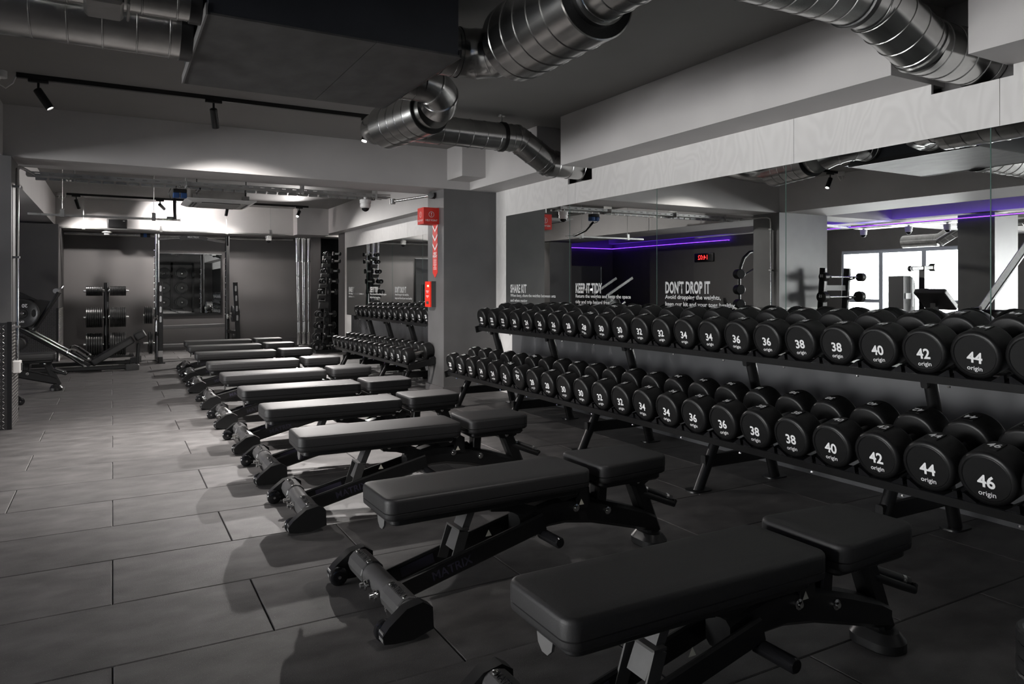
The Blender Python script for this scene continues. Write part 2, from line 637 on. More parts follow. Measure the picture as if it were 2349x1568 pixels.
XB = 3.345
beam(XB, 3.80, 5.56, 6.95)
beam(XB, 3.80, 2.186, 5.167)
beam(XB, 3.80, -4.2, 1.821)
beam(-8.2, 4.05, 6.95, 7.49)                       # cross beam
beam(3.08, XB, 6.58, 6.95, 2.25)                    # small downstand where they meet
beam(3.50, 3.80, 7.49, 13.62, 2.125)                # far right beam
beam(-1.27, 4.05, 13.62, YB, 2.09)                  # far cross beam
beam(2.93, 3.50, 13.3, 13.62, 2.09)
beam(-1.68, -0.76, -4.2, 6.95)                      # above the left column
beam(-1.68, -0.80, 7.49, YB, 2.12)
beam(-3.60, -3.30, -4.2, YB, 2.19)

# columns
cr = struct(MB().box(3.056, 3.80, 6.985, 7.42, 0, ZS), 'column', 'colgrey')
part(MB().box(3.036, 3.70, 6.965, 7.44, 0, 0.072), 'skirting', 'skirt', cr, False)
cl = struct(MB().box(-1.70, -0.70, 6.90, 7.36, 0, ZS), 'column', 'colgrey')
struct(MB().box(-3.9, -3.3, 5.45, 5.95, 0, ZS), 'column', 'colgrey')


def tread_bumps(mb, o, ux, uy, n, wdt, hgt, s=0.026):
    """raised tear marks in alternating directions on a plate spanned by ux, uy with normal n"""
    o, ux, uy, n = V(o), V(ux), V(uy), V(n)
    ny = int(hgt / s)
    nx = int(wdt / s)
    for i in range(nx):
        for j in range(ny):
            c = o + ux * (i + 0.5) * s + uy * (j + 0.5) * s
            a = (ux + uy) if (i + j) % 2 else (ux - uy)
            a = a.normalized()
            b = n.cross(a)
            L, W_, H_ = s * 0.48, s * 0.13, 0.0022
            mb.add([c - a * L, c + b * W_, c + a * L, c - b * W_, c + n * H_ - a * L * 0.5, c + n * H_ + a * L * 0.5],
                   [(0, 3, 4), (0, 4, 1), (3, 2, 5), (3, 5, 4), (2, 1, 5), (1, 4, 5)])
    return mb


def tread_cladding(parent, faces, trims, group_label):
    for (o, ux, uy, n, wd, hg) in faces:
        o, ux, uy, n = V(o), V(ux), V(uy), V(n)
        q = [o, o + ux * wd, o + ux * wd + uy * hg, o + uy * hg]
        sh = part(MB().loft([[p for p in q], [p + n * 0.003 for p in q]]), 'tread_plate', 'tread', parent, False)
        tb = part(tread_bumps(MB(), o + n * 0.003, ux, uy, n, wd, hg), 'raised_tread', 'treadtop', parent, False)
        tb['kind'] = 'stuff'
    for b in trims:
        part(MB().box(*b), 'edge_trim', 'black', parent, False)


tread_cladding(cl, [((-1.70, 6.90, 0), (1, 0, 0), (0, 0, 1), (0, -1, 0), 0.975, 0.845),
                    ((-0.70, 6.925, 0), (0, 1, 0), (0, 0, 1), (1, 0, 0), 0.43, 0.845)],
               [(-0.727, -0.697, 6.896, 6.927, 0, 0.852)], '')
tread_cladding(wl, [((-1.27, 12.9, 0), (1, 0, 0), (0, 0, 1), (0, -1, 0), 0.53, 0.81),
                    ((-0.72, 12.92, 0), (0, 1, 0), (0, 0, 1), (1, 0, 0), 1.1, 0.81)],
               [(-0.745, -0.716, 12.895, 12.925, 0, 0.815)], '')

# ------------------------------------------------------------------ mirrors with their lettering
def mirror(y0, y1, z0, z1, label, lines=()):
    o = tag(MB().box(XW, XW + 0.006, y0 + 0.0015, y1 - 0.0015, z0, z1).obj('wall_mirror', 'mirror', None, False, (XW, (y0 + y1) / 2, z0)),
            label, 'mirror')
    ORIG[o.name] = (XW, (y0 + y1) / 2, z0)
    part(MB().box(XW - 0.0012, XW + 0.006, y0 - 0.002, y0 + 0.003, z0, z1), 'ground_edge', 'mirror_edge', o, False)
    for s, y, z, size, xs, bold in lines:
        me = text_mesh(s, size, 'etch', bold, xs, 'LEFT', 'BOTTOM_BASELINE')
        t = inst(me, 'lettering', o, axes(*FX, o=(-0.0015, y - (y0 + y1) / 2, z - z0)))
    return o


def sign(y, dz, head, hl, l1, w1, l2, w2, k=1.0):
    """heading and two lines; widths are fitted to the measured lengths"""
    out = []
    for s, z, size, wid, bold in ((head, 1.072, 0.118 * k, hl, 0.035), (l1, 1.028, 0.042 * k, w1, 0.018), (l2, 0.976, 0.042 * k, w2, 0.018)):
        me = text_mesh(s, size, 'etch', bold, 1.0, 'LEFT')
        wd = max(p.co.x for p in me.vertices) - min(p.co.x for p in me.vertices)
        out.append((s, y, z + dz, size, round(wid / wd, 3), bold))
    return out


SG = (('SHARE KIT', 0.32, 'When busy, share the weights between sets', 0.887, 'and when resting', 0.35),
      ('KEEP IT TIDY', 0.38, 'Return the weights and keep the space', 0.794, 'tidy and trip hazard free', 0.51),
      ("DON'T DROP IT", 0.445, 'Avoid dropping the weights,', 0.573, 'keep our kit and your toes healthy', 0.70))
mirror(5.53, 6.755, 0.645, ZM, 'tall wall mirror lettered SHARE KIT beside the dark grey column', sign(6.657, 0.0, *SG[0]))
mirror(4.317, 5.53, 0.645, ZM, 'tall wall mirror lettered KEEP IT TIDY behind the near rack', sign(5.435, 0.005, *SG[1]))
mirror(3.0986, 4.317, 0.645, ZM, "tall wall mirror lettered DON'T DROP IT behind the near rack", sign(4.221, 0.01, *SG[2]))
mirror(1.899, 3.0986, 0.645, ZM, 'tall wall mirror without lettering behind the thirty-six to forty dumbbells')
mirror(0.70, 1.899, 0.645, ZM, 'tall wall mirror without lettering behind the dumbbells over forty')
mirror(-0.5, 0.70, 0.645, ZM, 'tall wall mirror past the heaviest dumbbells')
mirror(11.53, 12.74, 0.645, ZM2, 'far wall mirror lettered SHARE KIT beside the small dumbbell tower', sign(12.615, -0.02, *SG[0]))
mirror(10.33, 11.53, 0.645, ZM2, 'far wall mirror lettered KEEP IT TIDY next to the dumbbell tower mirror', sign(11.40, -0.02, *SG[1]))
mirror(9.12, 10.33, 0.645, ZM2, "far wall mirror lettered DON'T DROP IT behind the far rack", sign(10.217, -0.02, *SG[2]))
mirror(7.9, 9.12, 0.645, ZM2, 'far wall mirror without lettering behind the far rack')
bm_ = thing('wall_mirror', (1.235, YB, 0.65), 'black framed mirror on the back wall behind the squat rack', 'mirror')
part(MB().box(0.72, 1.75, YB - 0.03, YB - 0.012, 0.66, 1.735), 'glass', 'mirror', bm_, False)
part(MB().box(0.70, 1.77, YB - 0.036, YB - 0.002, 0.615, 0.655), 'bottom_rail', 'black', bm_, False)
part(MB().box(0.70, 1.77, YB - 0.034, YB - 0.002, 1.735, 1.745), 'top_rail', 'satin', bm_, False)
part(MB().box(0.70, 0.715, YB - 0.034, YB - 0.002, 0.655, 1.735), 'side_rail', 'black', bm_, False)
part(MB().box(1.755, 1.77, YB - 0.034, YB - 0.002, 0.655, 1.735), 'side_rail', 'black', bm_, False)

# ================================================================== DUMBBELLS
_head, _handle = {}, {}
TILT = R(12)


def head_mesh(Rd, t):
    key = (round(Rd, 4), round(t, 4))
    if key not in _head:
        e = min(0.016, Rd * 0.18)
        prof = [(0.0028, 0.0), (0.0028, 0.795 * Rd), (0.001, 0.80 * Rd), (0.0018, 0.815 * Rd), (0.0, 0.83 * Rd), (0.0, Rd - e), (e * 0.12, Rd - e * 0.6), (e * 0.4, Rd - e * 0.22), (e, Rd),
                (t - e, Rd), (t - e * 0.4, Rd - e * 0.22), (t - e * 0.12, Rd - e * 0.6), (t, Rd - e), (t, 0.0)]
        _head[key] = MB().lathe((0, 0, 0), (1, 0, 0), prof, 28, False).mesh('head', 'rubber')
    return _head[key]


def handle_mesh(L, r=0.0165):
    key = round(L, 3)
    if key not in _handle:
        prof = [(-0.005, r * 0.8), (0.006, r * 0.8), (0.012, r * 0.92), (L * 0.3, r * 1.02), (L * 0.5, r * 1.06), (L * 0.7, r * 1.02), (L - 0.012, r * 0.92), (L - 0.006, r * 0.8), (L + 0.005, r * 0.8)]
        _handle[key] = MB().lathe((0, 0, 0), (1, 0, 0), prof, 14).mesh('handle', 'satin')
    return _handle[key]


_plate = {}


def dumbbell(kg, loc, label, group, roll=0.0, tilt=TILT, rz=0.0, Rd=None, t=None, grip=0.135, top=True, both=False):
    """origin at the centre of the front face; axis along local +x"""
    if Rd is None:
        Rd = 0.088 + (kg - 20) * 0.00064 if kg >= 20 else 0.072 + (kg - 10) * 0.0016
    if t is None:
        t = 0.085 + (kg - 10) * 0.0015
    root = bpy.data.objects.new('dumbbell', None)
    root.empty_display_size = 0.05
    COL.objects.link(root)
    root.matrix_world = Matrix.Translation(loc) @ Matrix.Rotation(rz, 4, 'Z') @ Matrix.Rotation(-tilt, 4, 'Y') @ Matrix.Rotation(roll, 4, 'X')
    tag(root, label, 'dumbbell', group)
    L = 2 * t + grip
    h1 = inst(head_mesh(Rd, t), 'head', root)
    h2 = inst(head_mesh(Rd, t), 'head', root, Matrix.Translation((L, 0, 0)) @ Matrix.Rotation(math.pi, 4, 'Z'))
    inst(handle_mesh(grip), 'handle', root, Matrix.Translation((t, 0, 0)))
    num = text_mesh(str(kg), round(0.62 * Rd, 4), 'white', 0.026, 0.95)
    br = text_mesh('origin', round(0.26 * Rd, 4), 'white', 0.008)
    inst(num, 'weight_number', h1, axes(*FX, o=(0.0020, 0, -0.12 * Rd)))
    inst(br, 'lettering', h1, axes(*FX, o=(0.0020, 0, -0.55 * Rd)))
    if both:
        inst(num, 'weight_number', h2, axes(*FX, o=(0.0020, 0, -0.12 * Rd)))
        inst(br, 'lettering', h2, axes(*FX, o=(0.0020, 0, -0.55 * Rd)))
    if top:
        s = round(0.42 * Rd, 3)
        if s not in _plate:
            _plate[s] = MB().pad(0, 0, s * 0.9, min(s * 0.62, 0.027), 0.006, [(-0.006, 0), (-0.0008, 0), (0.0002, 0.001)], 2).mesh('number_pad', 'rubber')
        tn = text_mesh(str(kg), round(0.46 * Rd, 4), 'white', 0.02)
        for h in (h1, h2):
            pd = inst(_plate[s], 'number_pad', h, Matrix.Translation((t * 0.55, 0, Rd)))
            inst(tn, 'weight_number', pd, axes((0, -1, 0), (1, 0, 0), (0, 0, 1), (0, 0, 0.0006)))
    return root


ONES = ['zero', 'one', 'two', 'three', 'four', 'five', 'six', 'seven', 'eight', 'nine', 'ten', 'eleven', 'twelve', 'thirteen', 'fourteen', 'fifteen', 'sixteen', 'seventeen', 'eighteen', 'nineteen']


def word(n):
    if n < 20:
        return ONES[n]
    return {2: 'twenty', 3: 'thirty', 4: 'forty'}[n // 10] + ('-' + ONES[n % 10] if n % 10 else '')


NEAR = [20, 22, 22, 24, 24, 26, 26, 28, 28, 30, 30, 32, 32, 34, 34, 36, 36, 38, 38, 40, 42, 44, 46, 48]
NEAR_L = [20, 22, 22, 24, 24, 26, 26, 28, 28, 30, 30, 32, 32, 34, 34, 36, 36, 38, 38, 40, 42, 44, 46, 48]
FAR = [10, 10, 12, 12, 14, 14, 14, 16, 16, 16, 18, 18, 18, 20, 20]


def row_labels(seq, tier, rack):
    out = []
    for i, k in enumerate(seq):
        same = [j for j, q in enumerate(seq) if q == k]
        s = 'round black dumbbell numbered %s, %s tier of the %s' % (word(k), tier, rack)
        if len(same) == 2:
            nb = seq[i - 1] if i == same[0] and i > 0 else (seq[i + 1] if i == same[1] and i + 1 < len(seq) else None)
            s += ', beside a %s' % word(nb) if nb else ', at its open end'
        elif len(same) == 3:
            q = same.index(i)
            s += (', beside a %s' % word(seq[i - 1]), ', middle of three', ', beside a %s' % word(seq[i + 1] if i + 1 < len(seq) else 0))[q]
        out.append(s)
    return out


rnd = random.Random(3)
PIT = 0.2172
nearY = [6.236 - PIT * i for i in range(24)]
for tier, X, Zc, seq in (('upper', 3.12, 0.829, NEAR), ('lower', 2.79, 0.408, NEAR_L)):
    lab = row_labels(seq, tier, 'near rack')
    for i, k in enumerate(seq):
        roll = rnd.uniform(-0.10, 0.10)
        if tier == 'lower' and i == 6:
            roll = math.pi - 0.1
        if (tier, i) in (('upper', 8), ('lower', 5)):
            roll = -0.28
        Rd = 0.088 + (k - 20) * 0.00064
        dumbbell(k, (X, nearY[i], Zc - 0.092 + Rd), lab[i], 'dumbbells on the near two-tier rack', -roll, top=abs(roll) < 1)
farY = [10.14 - 0.2025 * i for i in range(15)]
for tier, X, Zc in (('upper', 3.06, 0.805), ('lower', 2.735, 0.380)):
    lab = row_labels(FAR, tier, 'far rack')
    for i, k in enumerate(FAR):
        if tier == 'upper' and i == 14:
            continue
        roll = rnd.uniform(-0.12, 0.12) + (math.pi if (tier == 'lower' and i == 10) else 0)
        Rd = 0.072 + (k - 10) * 0.0016
        dumbbell(k, (X, farY[i], Zc - 0.086 + Rd), lab[i], 'dumbbells on the far two-tier rack', roll, top=False, grip=0.12)


def rack(label, y0, y1, stations, dY, zoff=0.0, dx=0.0, yu=None):
    t = thing('dumbbell_rack', (3.1, (y0 + y1) / 2, 0), label, 'rack')
    ct, st = math.cos(TILT), math.sin(TILT)
    for tier, X, Z in (('upper', 3.12 + dx, 0.729 + zoff), ('lower', 2.79 + dx, 0.308 + zoff)):
        ya = y0 if (yu is None or tier == 'lower') else yu
        # two rails of the sloping tray
        def P(a, up):
            return V((X + a * ct - up * st, 0, Z + a * st + up * ct))
        for a0 in (0.028, 0.262):
            for nm, (sa, su, wa, wu) in (('rail', (0.0, -0.018, 0.07, 0.036)),):
                poly = [P(a0 + sa, su - wu / 2), P(a0 + sa + wa, su - wu / 2), P(a0 + sa + wa, su + wu / 2), P(a0 + sa, su + wu / 2)]
                part(MB().loft([[V((p.x, ya, p.z)) for p in poly], [V((p.x, y1, p.z)) for p in poly]]), 'tray_rail', 'black', t, False)
        for ye in (ya, y1):
            q = [P(0.0, -0.05), P(0.36, -0.05), P(0.36, 0.012), P(0.0, 0.012)]
            part(MB().loft([[V((p.x, ye - 0.006, p.z)) for p in q], [V((p.x, ye + 0.006, p.z)) for p in q]]), 'end_plate', 'black', t, False)
        # a cradle under every dumbbell
        for i in range(len(dY)):
            for a0 in (0.034, 0.268):
                if dY[i] - 0.1 < ya:
                    continue
                secs = []
                for oy, h in ((-0.099, 0.030), (-0.091, 0.030), (-0.048, 0.0005), (0.048, 0.0005), (0.091, 0.030), (0.099, 0.030)):
                    q0 = [P(a0, -0.004), P(a0 + 0.058, -0.004), P(a0 + 0.058, h), P(a0, h)]
                    secs.append([V((p.x, dY[i] + oy, p.z)) for p in q0])
                part(MB().loft(secs), 'cradle', 'blackgloss', t, False)
            if i % 2 == 0:
                p = P(0.02, -0.036)
                part(MB().cyl((p.x, dY[i] - 0.1, p.z), (p.x - 0.002, dY[i] - 0.1, p.z - 0.007), 0.007, n=8), 'bolt', 'chrome', t)
    for y in stations:
        part(MB().loft([[(x + 0.036 * math.cos(2 * math.pi * k / 14), y + 0.026 * math.sin(2 * math.pi * k / 14), z) for k in range(14)]
                        for x, z in ((2.835 + dx, 0.008), (2.985 + dx, 0.300 + zoff))]), 'front_leg', 'black', t)
        part(MB().loft([[(x + 0.036 * math.cos(2 * math.pi * k / 14), y + 0.026 * math.sin(2 * math.pi * k / 14), z) for k in range(14)]
                        for x, z in ((3.44 + dx, 0.008), (3.235 + dx, 0.715 + zoff))]), 'back_leg', 'black', t)
        part(MB().bar((2.87 + dx, y, 0.155), (3.41 + dx, y, 0.155), 0.036, 0.07, ch=0.006), 'cross_bar', 'black', t)
        part(MB().bar((2.97 + dx, y, 0.279 + zoff), (3.36 + dx, y, 0.357 + zoff), 0.03, 0.05, ch=0.005), 'tray_arm', 'black', t)
        part(MB().bar((3.19 + dx, y, 0.690 + zoff), (3.44 + dx, y, 0.742 + zoff), 0.03, 0.045, ch=0.005), 'tray_arm', 'black', t)
        for x in (2.835 + dx, 3.44 + dx):
            part(MB().pad(x, y, 0.075, 0.05, 0.04, [(0, 0), (0.008, 0.001)], 5), 'foot_plate', 'black', t)
    return t


rack('long black two-tier dumbbell rack under the lettered mirrors on the near side of the column', 1.02, 6.36, [6.17, 5.16, 4.11, 2.98, 1.93], nearY)
rack('black two-tier rack of lighter dumbbells between the column and the dumbbell tower', 7.20, 10.25, [7.56, 8.30, 9.15, 9.92], farY, -0.022, -0.055, 7.43)

# ================================================================== BENCHES
def make_bench():
    b = thing('weight_bench', (0, 0, 0), 'bench', 'bench', 'row of adjustable weight benches', world=False)
    lv = lambda z0, z1: [(z0, 0.012), (z0 + 0.006, 0.003), (z0 + 0.012, 0.001), (z0 + 0.024, 0.0005), (z0 + 0.026, 0.004), (z0 + 0.028, 0.0), (z1 - 0.014, 0.0), (z1 - 0.006, 0.0018), (z1 - 0.0015, 0.006), (z1, 0.013), (z1 + 0.001, 0.05)]
    part(MB().pad(0.452, 0, 0.425, 0.142, 0.038, lv(0.332, 0.408), 6), 'back_pad', 'vinyl', b, ang=50)
    part(MB().pad(0.45, 0, 0.395, 0.112, 0.03, [(0.308, 0.004), (0.312, 0), (0.333, 0)], 3), 'back_pad_board', 'black', b)
    part(MB().pad(1.10, 0, 0.185, 0.142, 0.042, lv(0.340, 0.416), 6, taper=0.10), 'seat_pad', 'vinyl', b, ang=50)
    part(MB().pad(1.10, 0, 0.16, 0.115, 0.03, [(0.312, 0.012), (0.322, 0), (0.341, 0)], 3), 'seat_board', 'black', b)
    # wheel-end cross tube
    part(MB().lathe((0.06, -0.27, 0.078), (0, 1, 0), [(0, 0.034), (0.02, 0.040), (0.52, 0.040), (0.54, 0.034)], 18), 'cross_tube', 'greyplastic', b)
    for s in (-1, 1):
        cv = part(MB().lathe((0.06, s * 0.175 - 0.075, 0.078), (0, 1, 0), [(0, 0.042), (0.004, 0.046), (0.146, 0.046), (0.15, 0.042)], 12), 'cover_sleeve', 'greyplastic', b, ang=20)
        tm = text_mesh('MATRIX', 0.028, 'blackgloss', 0.02)
        inst(tm, 'lettering', cv, axes((0, -1, 0), (0.94, 0, 0.34), (-0.34, 0, 0.94), (0.048, s * 0.175, 0.1242)))
        for q in (-0.062, 0.062):
            part(MB().lathe((0.050, s * 0.175 + q, 0.121), (-0.25, 0, 1), [(0, 0.009), (0.003, 0.009), (0.0045, 0.006)], 10), 'screw', 'chrome', cv)
        y0 = s * 0.285
        hp = [(-0.05, 0.042), (-0.028, 0.068), (0.03, 0.112), (0.085, 0.122), (0.118, 0.10), (0.122, 0.03), (0.05, 0.010), (-0.01, 0.012), (-0.045, 0.018)]
        part(MB().prism(hp, 'y', y0 - 0.022, y0 + 0.022), 'wheel_housing', 'black', b)
        wh = part(MB().lathe((-0.022, s * 0.247 - 0.014, 0.0345), (0, 1, 0), [(0, 0.02), (0.002, 0.030), (0.007, 0.0345), (0.021, 0.0345), (0.026, 0.030), (0.028, 0.02)], 20), 'wheel', 'blackgloss', b)
        part(MB().lathe((-0.022, s * 0.247 - 0.018, 0.0345), (0, 1, 0), [(0, 0.006), (0.036, 0.006)], 10), 'axle_bolt', 'chrome', wh)
        part(MB().box(-0.048, -0.044, y0 - 0.018, y0 + 0.018, 0.022, 0.052), 'bumper', 'midgrey', b)
        part(MB().bar((0.075, s * 0.060, 0.056), (0.70, s * 0.060, 0.208), 0.018, 0.070, ch=0.006), 'side_rail', 'black', b)
        part(MB().lathe((0.022, s * 0.05 - 0.02, 0.072), (-1, 0, 0), [(0, 0.009), (0.012, 0.009), (0.013, 0.019), (0.019, 0.019), (0.021, 0.011), (0.034, 0.011), (0.036, 0.006)], 10), 'knob', 'chrome', b)
    part(MB().bar((0.15, 0.0500, 0.080), (0.28, 0.0500, 0.1115), 0.001, 0.035), 'sticker', 'sticker', b)
    # inverted-U adjuster, links
    part(MB().bar((0.315, -0.052, 0.105), (0.356, -0.052, 0.228), 0.006, 0.040, up=(1, 0, 0)).bar((0.315, 0.052, 0.105), (0.356, 0.052, 0.228), 0.006, 0.040, up=(1, 0, 0))
         .bar((0.3555, -0.055, 0.231), (0.3555, 0.055, 0.231), 0.040, 0.008), 'adjuster_bracket', 'satinblack', b)
    part(MB().bar((0.405, 0, 0.312), (0.335, 0, 0.150), 0.072, 0.028, up=(1, 0, 0)), 'adjuster_post', 'greyplastic', b)
    for ya in (-0.03, 0.03):
        part(MB().bar((0.49, ya, 0.305), (0.80, ya, 0.205), 0.012, 0.04), 'support_link', 'black', b)
    part(MB().bar((0.62, 0.075, 0.19), (0.80, 0.075, 0.315), 0.012, 0.03), 'brace', 'black', b)
    # spine
    pts = [(0.60, 0.195), (0.68, 0.216), (0.74, 0.227), (0.82, 0.228), (0.95, 0.205), (1.10, 0.162), (1.24, 0.118), (1.29, 0.10)]
    wv = [0.045, 0.05, 0.052, 0.052, 0.050, 0.048, 0.044, 0.036]
    secs = []
    for (x, z), h in zip(pts, wv):
        secs.append([(x, 0.03, z - h), (x, 0.045, z - h + 0.014), (x, 0.045, z + h - 0.014), (x, 0.03, z + h), (x, -0.03, z + h), (x, -0.045, z + h - 0.014), (x, -0.045, z - h + 0.014), (x, -0.03, z - h)])
    sp = part(MB().loft(secs), 'spine', 'black', b)
    for x, z in ((0.655, 0.165), (0.86, 0.235), (1.02, 0.20)):
        part(MB().lathe((x, -0.044, z), (0, -1, 0), [(0, 0.016), (0.008, 0.016), (0.010, 0.009), (0.016, 0.008)], 10), 'bolt', 'chrome', sp)
    part(MB().lathe((0.70, -0.044, 0.158), (0, -1, 0), [(0, 0.021), (0.125, 0.021), (0.13, 0.017)], 16), 'transport_peg', 'blackgloss', b)
    # seat supports and front leg
    for ya in (-0.05, 0.038):
        part(MB().prism([(0.865, 0.235), (0.93, 0.225), (0.925, 0.31), (0.90, 0.325), (0.87, 0.30)], 'y', ya, ya + 0.012), 'pivot_plate', 'black', b)
    part(MB().bar((1.005, 0, 0.20), (1.015, 0, 0.33), 0.06, 0.05, up=(1, 0, 0), ch=0.006), 'seat_post', 'black', b)
    part(MB().tube([(0.90, 0.02, 0.235), (0.93, 0.02, 0.262), (0.965, 0.02, 0.262), (1.0, 0.02, 0.232)], 0.010, 8), 'release_lever', 'black', b)
    part(MB().bar((1.30, 0, 0.055), (1.185, 0, 0.325), 0.066, 0.07, up=(1, 0, 0), ch=0.012), 'front_leg', 'black', b)
    part(MB().prism([(1.12, 0.318), (1.24, 0.318), (1.245, 0.295), (1.20, 0.272), (1.14, 0.285)], 'y', -0.05, 0.05), 'seat_bracket', 'black', b)
    part(MB().pad(1.285, 0, 0.062, 0.085, 0.06, [(0.0, 0.004), (0.005, 0), (0.03, 0), (0.045, 0.012), (0.056, 0.022)], 7), 'front_foot', 'black', b)
    hd = part(MB().tube([(1.225, -0.02, 0.235), (1.33, -0.05, 0.192), (1.372, -0.062, 0.176), (1.383, -0.055, 0.188)], 0.013, 10), 'handle', 'black', b)
    gp = part(MB().cyl((1.255, 0.012, 0.243), (1.375, -0.045, 0.196), 0.014, n=12), 'grip', 'greyplastic', b)
    part(MB().cyl((1.255, 0.012, 0.243), (1.275, 0.0025, 0.2352), 0.0155, n=12), 'silver_band', 'chrome', gp)
    part(MB().cyl((1.352, -0.034, 0.205), (1.361, -0.0385, 0.2015), 0.0155, n=12), 'silver_band', 'chrome', gp)
    # tab at the head end, labels
    part(MB().loft([[(0.055 + dx, 0.040 * cx_, zc + dz) for cx_, dz in ((-1, 0.03), (-1, -0.005), (-0.75, -0.05), (-0.3, -0.066), (0.3, -0.066), (0.75, -0.05), (1, -0.005), (1, 0.03))]
                    for dx, zc in ((0.0, 0.340), (0.007, 0.340))]), 'head_tab', 'midgrey', b)
    for x, y, z in ((0.455, -0.0585, 0.205), (0.885, -0.052, 0.255)):
        part(MB().add([(x - 0.013, y, z - 0.011), (x + 0.013, y, z - 0.011), (x, y, z + 0.013)], [(0, 1, 2)]), 'warning_label', 'yellow', b, False)
    for x in (0.50, 0.84, 1.18):
        part(MB().lathe((x, -0.052 if x < 1 else -0.05, 0.300), (0, -1, 0), [(0, 0.011), (0.005, 0.011), (0.008, 0.006)], 10), 'bolt', 'chrome', b)
    part(MB().prism([(0.47, 0.28), (0.54, 0.27), (0.56, 0.312), (0.46, 0.312)], 'y', -0.052, 0.052), 'pad_bracket', 'black', b)
    part(MB().prism([(0.80, 0.27), (0.87, 0.28), (0.88, 0.312), (0.74, 0.312)], 'y', -0.05, 0.05), 'pad_bracket', 'black', b)
    tm = text_mesh('MATRIX', 0.045, 'sticker', 0.02)
    dd = V((0.625, 0, 0.151)).normalized()
    inst(tm, 'lettering', b, axes(dd, (-dd.z, 0, dd.x), (0, -1, 0), (0.30, -0.0700, 0.108)))
    return b


proto = make_bench()
BN = [(1.42, 0.82, 'the forty-six dumbbells'), (2.44, 0.772, 'the forty dumbbells'), (3.615, 0.748, 'the thirty-four dumbbells'), (4.515, 0.755, 'the twenty-eight dumbbells'),
      (5.405, 0.76, 'the twenty-four dumbbells'), (6.39, 0.758, 'the column corner'), (7.425, 0.762, 'the far rack\'s open end'), (8.61, 0.765, 'the far rack\'s sixteens'),
      (9.62, 0.78, 'the far rack\'s fourteens'), (10.54, 0.81, 'the far rack\'s lightest end')]
for i, (y, x, q) in enumerate(BN):
    o = proto if i == 0 else copy_tree(proto)
    o.location = (x, y, 0)
    o.rotation_euler = (0, 0, R([0.0, 1.2, -1.6, -0.6, -0.5, -0.4, -0.8, -2.0, -0.8, -0.8][i]))
    o['label'] = 'black padded bench laid flat, seat end pointing at ' + q
o = copy_tree(proto)
o.location = (-1.82, 9.25, 0)
o.rotation_euler = (0, 0, R(3))
o['label'] = 'black adjustable bench half hidden by the tread-plate column, in front of the leg press'
o = copy_tree(proto)
o.location = (-0.79, 8.05, 0)
o.rotation_euler = (0, 0, R(180))
o['label'] = 'black bench behind the tread-plate column, only its wheel showing past it'

# ================================================================== CEILING EQUIPMENT
ah = thing('air_handling_unit', (0.9, 3.7, 2.225), 'large dark boxed air handling unit hung under the ceiling between silver ducts', 'air unit')
part(MB().box(0.34, 1.45, 3.14, 4.26, 2.233, 2.52), 'casing', 'casing', ah, False)
part(MB().box(0.335, 1.04, 3.135, 4.265, 2.225, 2.234), 'bottom_panel', 'casing_b', ah, False)
part(MB().box(1.043, 1.455, 3.135, 4.265, 2.225, 2.234), 'bottom_panel', 'casing_b', ah, False)
part(MB().box(0.328, 0.336, 3.132, 4.268, 2.222, 2.27), 'edge_angle', 'midgrey', ah, False)
part(MB().box(1.454, 1.464, 3.132, 4.268, 2.222, 2.26), 'edge_angle', 'black', ah, False)
for x in (0.42, 1.38):
    for y in (4.30,):
        part(MB().cyl((x, y, 2.26), (x, y, ZC), 0.005, n=8), 'hanger_rod', 'zinc', ah)
        part(MB().box(x - 0.03, x + 0.03, y - 0.025, y + 0.045, 2.25, 2.258), 'hanger_bracket', 'black', ah, False)


def arc(c, u, v_, r, a0, a1, n=7):
    c, u, v_ = V(c), V(u), V(v_)
    return [c + u * r * math.cos(R(a0 + (a1 - a0) * k / n)) + v_ * r * math.sin(R(a0 + (a1 - a0) * k / n)) for k in range(n + 1)]


def ridged(mb, p0, p1, r, pitch=0.12, n=40):
    """spiral-seam duct: straight tube with small raised seams"""
    p0, p1 = V(p0), V(p1)
    L = (p1 - p0).length
    prof = [(0, r)]
    t = pitch * 0.5
    while t < L - 0.01:
        prof += [(t - 0.004, r), (t - 0.002, r + 0.0035), (t + 0.002, r + 0.0035), (t + 0.004, r)]
        t += pitch
    prof.append((L, r))
    return mb.lathe(p0, p1 - p0, prof, n, True)


def duct_run(t, pts, r, pitch=0.12, skip=()):
    """straight ridged runs joined by mitred gores at the given corner points"""
    pts = [V(p) for p in pts]
    for i in range(len(pts) - 1):
        a, b = pts[i], pts[i + 1]
        part(ridged(MB(), a, b, r, pitch), 'duct_section', 'galv', t, ang=22)
    for i in range(1, len(pts) - 1):
        d0 = (pts[i] - pts[i - 1]).normalized()
        d1 = (pts[i + 1] - pts[i]).normalized()
        m_ = (d0 + d1).normalized()
        part(MB().lathe(pts[i] - d0 * 0.01, d0, [(0, r + 0.006), (0.02, r + 0.006)], 36, True), 'seam_band', 'galv', t)


